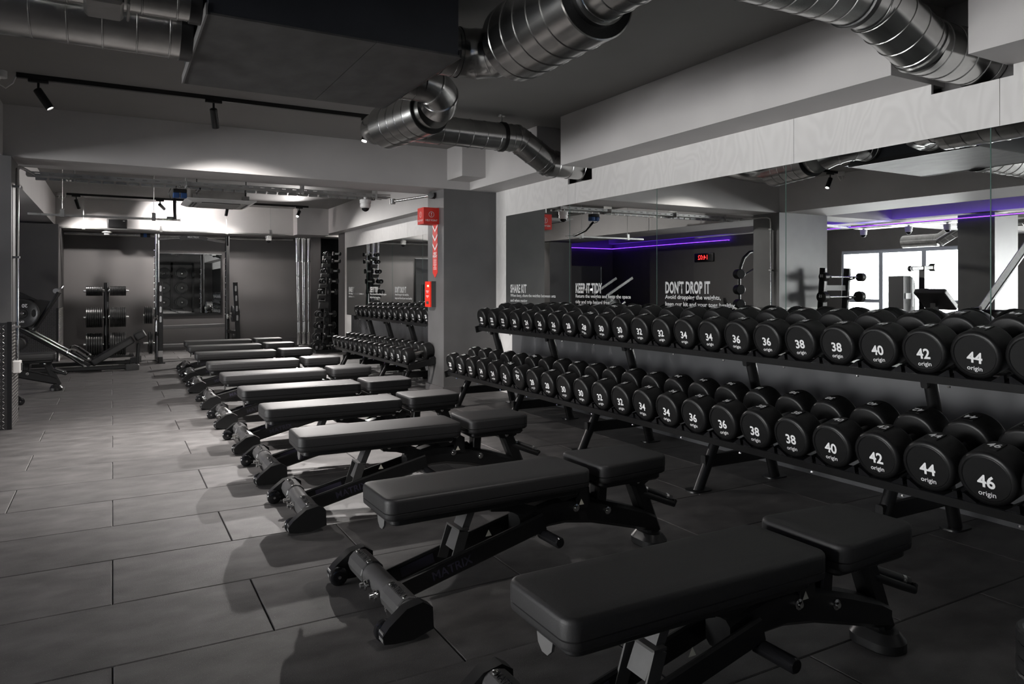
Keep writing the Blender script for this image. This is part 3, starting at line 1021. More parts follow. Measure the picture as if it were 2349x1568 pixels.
d1 = thing('ventilation_duct', (0.3, 3.75, 2.2), 'wide silver spiral duct running left out of the air handling unit', 'duct')
duct_run(d1, [(0.30, 3.75, 2.375), (-3.2, 3.75, 2.375)], 0.165, 0.135)
part(MB().lathe((0.326, 3.75, 2.375), (-1, 0, 0), [(0, 0.172), (0.05, 0.172)], 36), 'rubber_collar', 'black', d1)
d1b = thing('ventilation_duct', (0.3, 3.3, 2.2), 'narrow silver duct with a square collar beside the wide left duct', 'duct')
duct_run(d1b, [(0.30, 3.30, 2.335), (-0.30, 3.30, 2.335)], 0.095, 0.13)
part(MB().rbox(-0.10, 0.04, 3.19, 3.41, 2.225, 2.44, 0.012), 'square_collar', 'galv', d1b)
part(MB().rbox(0.05, 0.062, 3.195, 3.405, 2.23, 2.44, 0.003), 'flange', 'galv', d1b)
part(MB().lathe((0.326, 3.30, 2.335), (-1, 0, 0), [(0, 0.102), (0.045, 0.102)], 30), 'rubber_collar', 'black', d1b)

d2 = thing('ventilation_duct', (1.8, 2.9, 2.2), 'silver duct with a fat silencer drum, bending down into the plywood band', 'duct')
rr = 0.128
part(ridged(MB(), (1.466, 3.48, 2.37), (1.60, 3.48, 2.37), rr, 0.07), 'duct_section', 'galv', d2, ang=22)
for a0, a1 in ((90, 60), (60, 30), (30, 0)):
    seg = arc((1.60, 3.28, 2.37), (1, 0, 0), (0, 1, 0), 0.20, a0, a1, 3)
    part(MB().tube(seg, rr, 36, False, rad=lambda i: rr + (0.004 if i in (0, 3) else 0)), 'elbow_gore', 'galv', d2, ang=22)
part(ridged(MB(), (1.80, 3.28, 2.37), (1.80, 3.16, 2.37), rr, 0.07), 'duct_section', 'galv', d2, ang=22)
part(MB().lathe((1.80, 3.20, 2.37), (0, -1, 0), [(0, rr), (0.001, 0.195), (0.07, 0.197), (0.071, 0.200), (0.075, 0.197), (0.19, 0.197), (0.192, 0.2005), (0.196, 0.197), (0.31, 0.197), (0.312, 0.2005), (0.316, 0.197), (0.43, 0.197), (0.432, 0.2005), (0.436, 0.197), (0.55, 0.197), (0.552, 0.2005), (0.556, 0.197), (0.70, 0.197), (0.702, 0.19)], 44, False), 'silencer_drum', 'galv', d2, ang=22)
part(MB().lathe((1.80, 2.505, 2.37), (0, -1, 0), [(0, 0.188), (0.006, 0.188), (0.007, rr)], 44), 'silencer_end', 'black', d2)
part(MB().lathe((1.80, 2.50, 2.37), (0, -1, 0), [(0, rr + 0.014), (0.03, rr + 0.014), (0.031, rr)], 36), 'collar', 'galv', d2)
part(ridged(MB(), (1.80, 2.50, 2.37), (1.80, 2.20, 2.37), rr, 0.1), 'duct_section', 'galv', d2, ang=22)
for a0, a1 in ((180, 210), (210, 240), (240, 270)):
    seg = arc((2.0, 2.20, 2.37), (1, 0, 0), (0, 1, 0), 0.20, a0, a1, 3)
    part(MB().tube(seg, rr, 36, False, rad=lambda i: rr + (0.004 if i in (0, 3) else 0)), 'elbow_gore', 'galv', d2, ang=22)
duct_run(d2, [(2.0, 2.0, 2.37), (2.90, 2.0, 2.385), (3.28, 2.0, 2.245), (3.79, 2.0, 2.245)], rr, 0.105)
part(MB().lathe((2.78, 2.0, 2.383), (1, 0, 0), [(0, rr + 0.004), (0.003, rr + 0.010), (0.03, rr + 0.010), (0.033, rr + 0.004)], 36), 'rubber_band', 'black', d2)

d4 = thing('ventilation_duct', (1.8, 4.6, 2.2), 'slim silver duct with a short drum, curling towards the wall by the column', 'duct')
r4 = 0.115
part(ridged(MB(), (1.466, 4.06, 2.36), (1.62, 4.06, 2.36), r4, 0.07), 'duct_section', 'galv', d4, ang=22)
pth = arc((1.62, 4.26, 2.36), (1, 0, 0), (0, 1, 0), 0.20, -90, 0, 8)
pth = [V((p.x, p.y, 2.36 - 0.08 * (k / 8) ** 1.5)) for k, p in enumerate(pth)]
part(MB().tube(pth, r4, 36, False), 'elbow', 'galv', d4)
for k in (2, 5):
    dk = (pth[k + 1] - pth[k - 1]).normalized()
    part(MB().lathe(pth[k] - dk * 0.006, dk, [(0, r4 + 0.005), (0.012, r4 + 0.005)], 36), 'seam_band', 'chrome', d4)
sd = (V((1.70, 4.96, 2.262)) - V((1.82, 4.36, 2.28)))
part(MB().lathe((1.82, 4.32, 2.28), sd, [(0, r4 + 0.012), (0.05, r4 + 0.012), (0.051, r4)], 36), 'collar', 'galv', d4)
part(MB().lathe((1.815, 4.375, 2.279), sd, [(0, r4), (0.001, 0.15), (0.006, 0.15)], 40), 'silencer_end', 'black', d4)
part(MB().lathe((1.814, 4.381, 2.279), sd, [(0, 0.152), (0.1, 0.154), (0.102, 0.157), (0.106, 0.154), (0.2, 0.154), (0.202, 0.157), (0.206, 0.154), (0.3, 0.154), (0.302, 0.157), (0.306, 0.154), (0.4, 0.154), (0.402, 0.157), (0.406, 0.154), (0.54, 0.154), (0.545, 0.14), (0.547, r4)], 44, False), 'silencer_drum', 'galv', d4, ang=22)
pth = [V((1.70, 4.93, 2.262)), V((1.69, 5.02, 2.27)), V((1.70, 5.12, 2.29)), V((1.76, 5.25, 2.33)), V((1.88, 5.34, 2.37)), V((2.0, 5.355, 2.39))]
part(MB().tube(pth, r4, 36, False), 'elbow', 'galv', d4)
duct_run(d4, [(1.98, 5.355, 2.39), (3.02, 5.355, 2.395), (3.34, 5.355, 2.21), (3.79, 5.355, 2.205)], r4, 0.13)
part(MB().lathe((2.86, 5.355, 2.395), (1, 0, 0), [(0, r4 + 0.003), (0.002, r4 + 0.01), (0.03, r4 + 0.01), (0.032, r4 + 0.003)], 36), 'hanger_band', 'black', d4)
part(MB().cyl((2.875, 5.355, 2.50), (2.875, 5.355, ZC), 0.006, n=8).cyl((2.875, 5.355, ZC - 0.012), (2.875, 5.355, ZC), 0.03, n=12), 'hanger_rod', 'zinc', d4)

# ---------------------------------------------------------------- track lighting
def track(label, x0, x1, y, z=2.565, alongy=False, feed=True):
    t = thing('light_track', ((x0 + x1) / 2, y, z), label, 'light track')
    part(MB().box(x0, x1, y - 0.017, y + 0.017, z - 0.017, ZC), 'rail', 'black', t, False)
    if feed:
        part(MB().cyl((x0 - 0.09, y, z - 0.03), (x0 - 0.09, y, ZC), 0.04, n=16), 'junction_box', 'whitepl', t)
        part(MB().tube([(x0 - 0.09, y, z - 0.02), (x0 - 0.10, y - 0.01, z - 0.075), (x0 - 0.06, y - 0.01, z - 0.10), (x0 - 0.02, y - 0.005, z - 0.06), (x0, y, z)], 0.006, 8), 'feed_cable', 'whitepl', t)
    return t


def spot(x, y, aim, label, power=1.0, z=2.565, cone=62, blend=0.35):
    """track head: adapter, stem, tilted barrel with a lit lens; the lamp sits in the barrel"""
    t = thing('track_spotlight', (x, y, z), label, 'spotlight', 'spotlights on the ceiling tracks')
    part(MB().rbox(x - 0.06, x + 0.06, y - 0.014, y + 0.014, z - 0.038, z - 0.017, 0.003), 'adapter', 'black', t)
    piv = V((x, y, z - 0.075))
    part(MB().cyl((x, y, z - 0.036), piv, 0.008, n=10), 'stem', 'black', t)
    d = (V(aim) - piv).normalized()
    a = piv - d * 0.015 + V((0, 0, -0.02))
    e = a + d * 0.15
    part(MB().lathe(a, d, [(0, 0.024), (0.003, 0.027), (0.147, 0.027), (0.15, 0.026), (0.149, 0.0225), (0.135, 0.021)], 20, True), 'barrel', 'black', t)
    part(MB().cyl(a + d * 0.136, a + d * 0.141, 0.0205, n=16), 'lens', 'lens', t)
    if power > 0:
        lp = e + d * 0.006
        o = light('spot_lamp', 'SPOT', lp - V((x, y, z)), SPOT * power, (1.0, 0.955, 0.925))
        o.rotation_euler = d.to_track_quat('-Z', 'Y').to_euler()
        o.data.spot_size = R(cone)
        o.data.spot_blend = blend
        o.data.shadow_soft_size = 0.022
        o.parent = t
    return t


track('black light track along the ceiling in front of the cross beam, beside the air unit', -0.57, 1.93, 5.90)
spot(-0.445, 5.90, (1.1, 5.7, 0.0), 'lit black track spotlight next to the junction box before the cross beam', 1.5, cone=100, blend=0.7)
spot(0.674, 5.90, (1.05, 7.0, 0.6), 'black track spotlight in the middle of the track, aimed under the cross beam', 2.0, cone=112, blend=0.55)
spot(1.889, 5.90, (0.95, 5.3, 0.0), 'glaring black track spotlight beside the short duct drum', 3.4, cone=84, blend=0.85)
track('black light track across the ceiling of the far bay, behind the cassette unit', -0.62, 3.06, 13.0)
spot(-0.49, 13.0, (0.1, 14.0, 0.7), 'black track spotlight at the junction box end of the far bay track', 0.6, cone=120, blend=0.9)
spot(0.675, 13.0, (1.1, 13.62, 2.15), 'black track spotlight shining on the far beam above the squat rack', 1.0, cone=165, blend=1.0)
spot(1.70, 13.0, (1.5, 13.9, 0.6), 'black track spotlight behind the cassette unit', 0.45, cone=125, blend=0.9)
spot(2.90, 13.0, (1.6, 11.0, 0.2), 'lit black track spotlight near the vertical barbells', 3.2, cone=140, blend=0.9)
track('black light track on the ceiling over the heaviest dumbbells', -0.50, 1.75, 1.60)
spot(1.70, 1.60, (0.9, 3.3, 0.0), 'track spotlight over the heaviest dumbbell end', 0.38, cone=62, blend=0.8)

# ---------------------------------------------------------------- cable trays
def cable_tray(label, x0, x1, y, z, wdt, hgt=0.03, pitch=0.075, slot=0.035, rods=(), zc=ZC):
    t = thing('cable_tray', ((x0 + x1) / 2, y, z), label, 'cable tray')
    base = MB().box(x0, x1, y, y + wdt, z, z + 0.0025)
    part(base, 'tray_floor', 'zinc', t, False)
    for yy in (y, y + wdt):
        sd = MB()
        a, b = z + hgt * 0.36, z + hgt * 0.64
        sd.box(x0, x1, yy - 0.0012, yy + 0.0012, z, a).box(x0, x1, yy - 0.0012, yy + 0.0012, b, z + hgt)
        x = x0
        while x < x1 - pitch:
            sd.box(x, x + pitch - slot, yy - 0.0012, yy + 0.0012, a, b)
            x += pitch
        part(sd, 'perforated_side', 'zinc', t, False)
    for x in rods:
        part(MB().cyl((x, y + wdt / 2, z + 0.06), (x, y + wdt / 2, zc), 0.004, n=8), 'threaded_rod', 'zinc', t)
        part(MB().box(x - 0.022, x + 0.022, y - 0.006, y - 0.003, z - 0.012, z + 0.09).box(x - 0.022, x + 0.022, y - 0.006, y + wdt + 0.006, z + 0.087, z + 0.09).box(x - 0.022, x + 0.022, y - 0.006, y + wdt + 0.006, z - 0.012, z - 0.009), 'hanger_bracket', 'zinc', t, False)
    return t


t1 = cable_tray('galvanised perforated cable tray running under the cross beam past the help point column', -0.66, 2.66, 7.53, 2.105, 0.13, 0.034, 0.105, 0.04)
for x in (-0.30, 0.62, 1.72, 2.50):
    part(MB().box(x - 0.003, x + 0.003, 7.50, 7.67, 2.085, 2.20).box(x - 0.003, x + 0.05, 7.50, 7.53, 2.075, 2.08), 'bracket', 'zinc', t1, False)
    for q in (0.02, 0.045):
        part(MB().lathe((x + q - 0.08, 7.535, 2.098), (0.2, -0.6, -0.6), [(0, 0.005), (0.03, 0.005), (0.03, 0.009), (0.036, 0.009)], 8), 'wing_bolt', 'chrome', t1)
x = -0.6
tf = MB()
while x < 2.55:
    tf.box(x, x + 0.085, 7.66, 7.70, 2.085, 2.105)
    x += 0.105
part(tf, 'slotted_flange', 'zinc', t1, False)
cable_tray('narrow perforated channel hung on two rods in front of the blue valve actuator', -0.86, 0.76, 10.0, 1.968, 0.05, 0.024, 0.033, 0.014, rods=(-0.52, 0.45))
cable_tray('long thin perforated tray below the far beam carrying the dome camera', -1.2, 2.70, 13.2, 2.055, 0.10, 0.022, 0.11, 0.03, rods=(-0.40, 0.70, 1.72, 2.45))

pp = thing('sprinkler_pipe', (1.2, 13.95, 2.0), 'horizontal silver pipe with a blue coupling along the top of the back wall', 'pipe')
part(MB().cyl((-0.70, 13.98, 2.03), (3.0, 13.98, 2.03), 0.028, n=18), 'tube', 'galv', pp)
part(MB().cyl((0.42, 13.98, 2.03), (0.47, 13.98, 2.03), 0.037, n=16).cyl((0.52, 13.98, 2.03), (0.57, 13.98, 2.03), 0.037, n=16), 'coupling', 'black', pp)
part(MB().cyl((0.47, 13.98, 2.03), (0.52, 13.98, 2.03), 0.036, n=16), 'blue_ring', 'blue', pp)

# conduit and socket box on the left column, conduit bend at the help point column
cd_ = thing('steel_conduit', (-0.665, 7.02, 0.5), 'shiny vertical steel conduit clipped to the tread-plate column with a socket box below', 'conduit')
part(MB().tube([(-0.672, 7.02, 0.52), (-0.672, 7.02, 2.03), (-0.672, 7.03, 2.08), (-0.660, 7.08, 2.105), (-0.64, 7.2, 2.108), (-0.60, 7.52, 2.108)], 0.013, 12), 'tube', 'chrome', cd_)
for z in (0.80, 1.36, 1.93):
    part(MB().box(-0.70, -0.655, 7.0, 7.045, z, z + 0.016), 'pipe_clip', 'zinc', cd_, False)
part(MB().rbox(-0.70, -0.645, 6.96, 7.07, 0.435, 0.535, 0.006), 'socket_box', 'whitepl', cd_)
part(MB().box(-0.646, -0.640, 6.985, 7.045, 0.455, 0.515), 'socket_plate', 'dgreypl', cd_, False)
ce = thing('steel_conduit', (2.95, 7.3, 2.08), 'short steel conduit end reaching from the cable tray onto the help point column', 'conduit')
part(MB().cyl((2.72, 7.55, 2.075), (3.02, 7.20, 2.12), 0.014, n=12), 'tube', 'chrome', ce)
part(MB().cyl((2.70, 7.57, 2.045), (2.70, 7.57, 2.10), 0.03, n=14), 'coupler', 'zinc', ce)
part(MB().lathe((3.01, 7.21, 2.118), (-0.62, -0.74, 0.1), [(0, 0.036), (0.02, 0.036), (0.022, 0.02)], 18).cyl((3.0, 7.23, 2.118), (3.056, 7.23, 2.118), 0.034, n=16), 'end_box', 'dgreypl', ce)

# dome cameras, smoke detector, speaker
def dome(x, y, z, top, label, s=1.0):
    t = thing('dome_camera', (x, y, z), label, 'camera', 'dome security cameras')
    part(MB().lathe((x, y, z), (0, 0, 1), [(0, 0.043 * s), (0.012 * s, 0.055 * s), (0.04 * s, 0.057 * s), (0.041 * s, 0.053 * s), (0.05 * s, 0.053 * s), (0.051 * s, 0.06 * s), (0.09 * s, 0.06 * s), (0.095 * s, 0.05 * s)], 22), 'housing', 'whitepl', t)
    part(MB().lathe((x, y, z), (0, 0, -1), [(0, 0.042 * s), (0.012 * s, 0.04 * s), (0.026 * s, 0.03 * s), (0.036 * s, 0.012 * s), (0.038 * s, 0.0)], 20, False), 'dome_lens', 'blackgloss', t)
    part(MB().cyl((x, y, z + 0.09 * s), (x, y, top), 0.018 * s, n=12), 'mount', 'whitepl', t)
    return t


dome(2.40, 7.60, 1.985, 2.103, 'white dome camera hanging from the tray near the help point column')
dome(2.42, 13.25, 1.955, 2.053, 'white dome camera hanging from the far tray beside the vertical barbells', 0.95)
sm = thing('smoke_detector', (-0.08, 13.7, 2.0), 'round white detector under the far beam left of the squat rack', 'detector')
part(MB().lathe((-0.08, 13.75, 2.09), (0, 0, -1), [(0, 0.04), (0.03, 0.04), (0.032, 0.075), (0.05, 0.078), (0.06, 0.045), (0.085, 0.042), (0.09, 0.0)], 20), 'body', 'whitepl', sm)
spk = thing('wall_speaker', (0.07, 13.5, 2.1), 'black box loudspeaker on the far beam above the plate tree', 'speaker')
part(MB().pad(0.07, 13.53, 0.15, 0.085, 0.03, [(2.10, 0.012), (2.12, 0.004), (2.24, 0.0), (2.25, 0.006)], 4), 'cabinet', 'dgreypl', spk)
part(MB().box(-0.06, 0.20, 13.435, 13.448, 2.115, 2.235), 'grille', 'black', spk, False)
part(MB().box(0.15, 0.18, 13.432, 13.436, 2.215, 2.222), 'badge', 'white', spk, False)

# cassette unit with its valve actuator
ca = thing('cassette_unit', (1.2, 10.2, 2.22), 'pale square ceiling cassette air conditioner hanging in the far bay', 'air conditioner')
part(MB().box(0.92, 1.53, 9.90, 10.55, 2.25, 2.44), 'body', 'galv', ca, False)
part(MB().loft([[(0.80, 9.76, 2.245), (1.64, 9.76, 2.245), (1.64, 10.64, 2.245), (0.80, 10.64, 2.245)], [(0.80, 9.76, 2.235), (1.64, 9.76, 2.235), (1.64, 10.64, 2.235), (0.80, 10.64, 2.235)],
                [(0.87, 9.83, 2.205), (1.57, 9.83, 2.205), (1.57, 10.57, 2.205), (0.87, 10.57, 2.205)]]), 'fascia', 'whitepl', ca, False)
part(MB().box(0.97, 1.47, 9.94, 10.46, 2.198, 2.206), 'return_grille', 'greypl', ca, False)
for b_ in ((0.99, 1.45, 9.855, 9.895), (0.99, 1.45, 10.505, 10.545), (0.885, 0.905, 9.96, 10.44), (0.925, 0.945, 9.96, 10.44), (1.535, 1.555, 9.96, 10.44)):
    part(MB().box(*b_, 2.2, 2.2065), 'air_slot', 'black', ca, False)
for x in (0.93, 1.52):
    part(MB().box(x - 0.04, x + 0.04, 9.865, 9.90, 2.255, 2.31), 'hanging_bracket', 'zinc', ca, False)
    part(MB().cyl((x, 9.87, 2.29), (x, 9.87, ZC), 0.006, n=8), 'rod', 'black', ca)
va = thing('valve_actuator', (0.68, 9.3, 2.15), 'blue and black twin valve actuator with a hanging black hose beside the cassette unit', 'actuator')
part(MB().rbox(0.62, 0.69, 9.28, 9.38, 2.18, 2.24, 0.006), 'housing', 'blue', va)
part(MB().rbox(0.70, 0.77, 9.28, 9.38, 2.18, 2.24, 0.006), 'housing', 'blue', va)
part(MB().rbox(0.62, 0.77, 9.28, 9.38, 2.24, 2.285, 0.006), 'top_cover', 'black', va)
part(MB().tube([(0.72, 9.33, 2.32), (0.93, 9.48, 2.325), (0.93, 9.86, 2.33)], 0.014, 8).tube([(0.64, 9.33, 2.28), (0.66, 9.33, 2.33), (0.72, 9.33, 2.325)], 0.01, 8), 'pipe', 'black', va)
part(MB().tube([(0.66, 9.32, 2.315), (0.60, 9.33, 2.29), (0.575, 9.34, 2.23), (0.60, 9.36, 2.17), (0.645, 9.4, 2.15)], 0.005, 6), 'cable', 'black', va)
part(MB().tube([(0.645, 9.42, 2.17), (0.66, 9.6, 2.05), (0.68, 9.85, 1.99), (0.67, 9.93, 1.99), (0.60, 9.97, 1.996)], 0.019, 10), 'hose', 'black', va)

# ---------------------------------------------------------------- help point on the column
hb = thing('help_point_sign', (2.97, 7.2, 1.80), 'red HELP POINT box sign with exclamation marks on the dark column', 'sign')
part(MB().box(2.88, 3.056, 7.11, 7.285, 1.80, 1.975), 'box', 'red', hb, False)
for fr, ctr, z0 in ((FY, (2.968, 7.109, 1.0), 0), (((0, -1, 0), (0, 0, 1), (-1, 0, 0)), (2.879, 7.197, 1.0), 0)):
    X_, Y_, Z_ = [V(q) for q in fr]
    c = V((ctr[0], ctr[1], 1.902))
    n = 28
    vs = []
    fs = []
    for k in range(n):
        a = 2 * math.pi * k / n
        for r_ in (0.031, 0.027):
            vs.append(c + X_ * r_ * math.cos(a) + Y_ * r_ * math.sin(a))
        fs.append((2 * k, 2 * k + 1, (2 * k + 3) % (2 * n), (2 * k + 2) % (2 * n)))
    part(MB().add(vs, fs), 'ring', 'white', hb, False)
    part(MB().add([c + X_ * a + Y_ * b for a, b in ((-0.0045, 0.018), (0.0045, 0.018), (0.003, -0.004), (-0.003, -0.004))], [(0, 1, 2, 3)])
         .add([c + X_ * a + Y_ * b for a, b in ((-0.004, -0.010), (0.004, -0.010), (0.004, -0.018), (-0.004, -0.018))], [(0, 1, 2, 3)]), 'exclamation_mark', 'white', hb, False)
    tm = text_mesh('HELP POINT', 0.027, 'white', 0.012, 0.93)
    inst(tm, 'lettering', hb, axes(X_, Y_, Z_, V((ctr[0], ctr[1], 1.838)) - V((2.97, 7.2, 1.80))))
ar = thing('arrow_sign', (3.054, 7.21, 1.23), 'long red arrow panel with white chevrons pointing down from the HELP POINT box', 'sign')
ORX = 3.052
part(MB().prism([(7.277, 1.83), (7.277, 1.285), (7.211, 1.228), (7.145, 1.285), (7.145, 1.83)], 'x', ORX, 3.0555), 'panel', 'red', ar, False)
for z in (1.775, 1.675, 1.575):
    part(MB().add([(ORX - 0.001, 7.277, z + 0.03), (ORX - 0.001, 7.211, z - 0.03), (ORX - 0.001, 7.211, z - 0.055), (ORX - 0.001, 7.277, z + 0.005), (ORX - 0.001, 7.145, z + 0.03), (ORX - 0.001, 7.145, z + 0.005)], [(0, 1, 2, 3), (1, 4, 5, 2)]), 'chevron', 'white', ar, False)
for i, (s, z, sz, bd) in enumerate((('HELP', 1.492, 0.038, 0.03), ('POINT', 1.459, 0.038, 0.03), ('Press the red button', 1.425, 0.0115, 0.0), ('below to speak to a', 1.41, 0.0115, 0.0), ('member of our team', 1.395, 0.0115, 0.0), ('for help with kit', 1.38, 0.0115, 0.0))[:2]):
    inst(text_mesh(s, sz, 'white', bd), 'lettering', ar, axes(*FX, o=(-0.0035, 0.001, z - 1.23)))
for k in range(11):
    wl_ = 0.042 if k not in (7,) else 0.02
    z = 1.432 - k * 0.011
    part(MB().add([(ORX - 0.001, 7.211 + wl_, z), (ORX - 0.001, 7.211 - wl_, z), (ORX - 0.001, 7.211 - wl_, z - 0.0035), (ORX - 0.001, 7.211 + wl_, z - 0.0035)], [(0, 1, 2, 3)]), 'small_print_line', 'white', ar, False)
al = thing('alarm_call_unit', (3.03, 7.27, 0.91), 'red emergency call unit with a green light below the arrow sign', 'alarm')
part(MB().box(3.004, 3.0555, 7.195, 7.345, 0.912, 1.192), 'back_box', 'dgreypl', al, False)
part(MB().box(2.990, 3.004, 7.198, 7.342, 0.914, 1.19), 'face_plate', 'redbright', al, False)
part(MB().box(2.987, 2.990, 7.235, 7.275, 1.13, 1.152), 'indicator', 'greenled', al, False)
part(MB().box(2.986, 2.990, 7.24, 7.30, 0.945, 0.975), 'button', 'dgreypl', al, False)
for s, z in (('EMERGENCY', 1.085), ('PHONE', 1.068), ('PUSH FOR', 1.032), ('HELP', 1.018)):
    inst(text_mesh(s, 0.016, 'white', 0.02), 'lettering', al, axes(*FX, o=(2.9885 - 3.03, 0.0, z - 0.91)))

# ================================================================== FAR BAY EQUIPMENT
_pl = {}


def plate_mesh(r, t):
    k = (round(r, 3), round(t, 3))
    if k not in _pl:
        prof = [(0, 0.027), (0, 0.3 * r), (t * 0.2, 0.34 * r), (t * 0.2, 0.8 * r), (0, 0.86 * r), (0, 0.96 * r), (t * 0.15, r), (t * 0.85, r), (t, 0.96 * r), (t, 0.86 * r), (t * 0.8, 0.8 * r), (t * 0.8, 0.34 * r), (t, 0.3 * r), (t, 0.027)]
        _pl[k] = MB().lathe((0, 0, 0), (1, 0, 0), prof, 30, False).mesh('weight_plate', 'iron')
    return _pl[k]


def plate(r, t, c, label, group, axis='x', marks=True):
    """one weight plate; c = centre of its near face along the axis"""
    rot = {'x': Matrix.Identity(4), 'y': Matrix.Rotation(math.pi / 2, 4, 'Z'), 'z': Matrix.Rotation(-math.pi / 2, 4, 'Y')}[axis]
    o = inst(plate_mesh(r, t), 'weight_plate', None, Matrix.Translation(c) @ rot)
    tag(o, label, 'weight plate', group)
    if marks:
        a = rnd.uniform(-2.4, -1.2)
        k = ('mark', r, t)
        if k not in _pl:
            _pl[k] = MB().box(t * 0.2, t * 0.8, -0.009, 0.009, r - 0.001, r + 0.0006).mesh('rim_mark', 'white', False)
        inst(_pl[k], 'rim_mark', o, Matrix.Rotation(a, 4, 'X'))
    return o


ORD = ['first', 'second', 'third', 'fourth', 'fifth', 'sixth', 'seventh', 'eighth', 'ninth', 'tenth', 'eleventh']
TX, TY = -0.087, 13.35
tr = thing('plate_tree', (TX, TY, 0), 'black plate tree with three levels of pegs against the back wall', 'plate tree')
part(MB().cyl((TX, TY, 0.05), (TX, TY, 0.24), 0.044, n=18), 'post_socket', 'black', tr)
part(MB().lathe((TX, TY, 0.06), (0, 0, 1), [(0, 0.036), (1.13, 0.036), (1.145, 0.03)], 18), 'post', 'black', tr)
part(MB().bar((TX - 0.36, TY - 0.02, 0.0145), (TX + 0.38, TY - 0.02, 0.0145), 0.08, 0.028, ch=0.006), 'base_bar', 'black', tr)
part(MB().bar((TX - 0.34, TY - 0.15, 0.02), (TX - 0.34, TY + 0.15, 0.02), 0.06, 0.04, ch=0.006), 'base_foot', 'black', tr)
part(MB().bar((TX + 0.36, TY - 0.15, 0.02), (TX + 0.36, TY + 0.15, 0.02), 0.06, 0.04, ch=0.006), 'base_foot', 'black', tr)
for z, r_, nl, nr, lvl in ((1.071, 0.079, 9, 11, 'top'), (0.645, 0.16, 8, 8, 'middle'), (0.214, 0.182, 7, 7, 'bottom')):
    for sgn, n, nm in ((-1, nl, 'leg press'), (1, nr, 'squat rack')):
        part(MB().lathe((TX, TY, z), (sgn, 0, 0), [(0, 0.025), (0.045, 0.03), (0.05, 0.018), (0.315, 0.018), (0.32, 0.014)], 14), 'peg', 'satin', tr)
        t = 0.23 / n
        for k in range(n):
            x = TX + sgn * (0.052 + k * t) - (t if sgn < 0 else 0)
            plate(r_, t * 0.93, (x, TY, z), '%s plate from the post, %s peg, %s side of the plate tree' % (ORD[k], lvl, nm), 'plates on the plate tree', marks=(k % 2 == 0))

# ---- squat rack
sq = thing('squat_rack', (1.1, 12.3, 0), 'black squat rack with an arched MATRIX crossbar and chrome uprights', 'squat rack')
for x, s in ((0.605, -1), (1.628, 1)):
    part(MB().cyl((x, 12.45, 0.0), (x, 12.45, 1.955), 0.034, n=18), 'upright', 'black' if s > 0 else 'satin', sq)
    ch = part(MB().bar((x + s * 0.0, 12.41, 0.62), (x + s * 0.0, 12.41, 1.80), 0.03, 0.02, up=(0, 1, 0)), 'hook_strip', 'chrome', sq, False)
    for k in range(11):
        part(MB().lathe((x - 0.03, 12.40, 0.70 + k * 0.1), (-0.3, -1, 0), [(0, 0.007), (0.03, 0.007), (0.033, 0.01), (0.04, 0.01)], 8), 'hook_peg', 'chrome', ch)
    part(MB().lathe((x, 12.38, 0.66), (s, -0.25, 0), [(0, 0.04), (0.02, 0.04), (0.025, 0.016), (0.055, 0.016)], 14), 'safety_catch', 'chrome', sq)
    xs = 0.622 if s < 0 else 1.665
    lean = 0.0 if s < 0 else 0.05
    u = MB().bar((xs + lean * 1.2, 11.85, 0.0), (xs, 11.85, 1.205), 0.065, 0.06, up=(0, 1, 0), ch=0.01)
    us = part(u, 'storage_upright', 'black', sq)
    for z in (1.11, 0.96, 0.80, 0.655):
        part(MB().pad(xs + lean * (1.2 - z), 0, 0.014, 0.045, 0.0135, [(0, 0), (0.002, 0.0)], 5).mesh('tmp', None) and MB().loft([[(xs + lean * (1.2 - z) + a_, 11.8185 - d_, z + b_) for a_, b_ in
             [(0.014 * math.cos(q), (0.03 if math.sin(q) > 0 else -0.03) + 0.014 * math.sin(q)) for q in [2 * math.pi * k / 16 + 0.01 for k in range(16)]]] for d_ in (0.0, 0.0015)]), 'slot', 'satin', us)
    part(MB().bar((xs + lean * 1.2, 11.85, 0.03), (x, 12.55, 0.03), 0.06, 0.05, ch=0.006), 'base_rail', 'black', sq)
    part(MB().box(xs + lean * 1.2 - 0.06, xs + lean * 1.2 + 0.06, 11.80, 11.92, 0, 0.012), 'foot_plate', 'black', sq, False)
    part(MB().bar((xs + lean, 11.85, 0.42), (x, 12.45, 0.42), 0.04, 0.05), 'side_bar', 'black', sq)
part(MB().box(0.59, 0.652, 11.815, 11.818, 0.10, 0.19), 'instruction_label', 'greypl', sq, False)
arch = [(0.64, 1.885), (0.79, 1.902), (0.935, 1.915), (1.03, 1.924), (1.128, 1.926), (1.225, 1.922), (1.31, 1.905), (1.46, 1.88), (1.594, 1.862)]
part(MB().tube([(a, 12.43, b) for a, b in arch[:3]], 0.021, 12), 'pull_up_grip', 'satin', sq)
part(MB().tube([(a, 12.43, b) for a, b in arch[6:]], 0.021, 12), 'pull_up_grip', 'satin', sq)
pl_ = [(0.91, 1.925), (1.03, 1.945), (1.128, 1.949), (1.225, 1.945), (1.335, 1.915), (1.315, 1.872), (1.225, 1.888), (1.128, 1.893), (1.03, 1.888), (0.935, 1.875)]
cp = part(MB().prism(pl_, 'y', 12.395, 12.47), 'arched_crossbar', 'midgrey', sq)  # grips and crossbar coloured lighter to imitate light from above
inst(text_mesh('MATRIX', 0.040, 'white', 0.02, 1.15), 'lettering', cp, axes(*FY, o=(1.118 - 1.1, 12.3935 - 12.3, 1.921)))
part(MB().bar((0.62, 12.52, 0.50), (1.62, 12.52, 0.515), 0.05, 0.055, ch=0.008), 'rear_crossbar', 'midgrey', sq)
part(MB().bar((0.62, 12.55, 0.205), (1.62, 12.55, 0.205), 0.05, 0.06, ch=0.008), 'rear_crossbar', 'midgrey', sq)
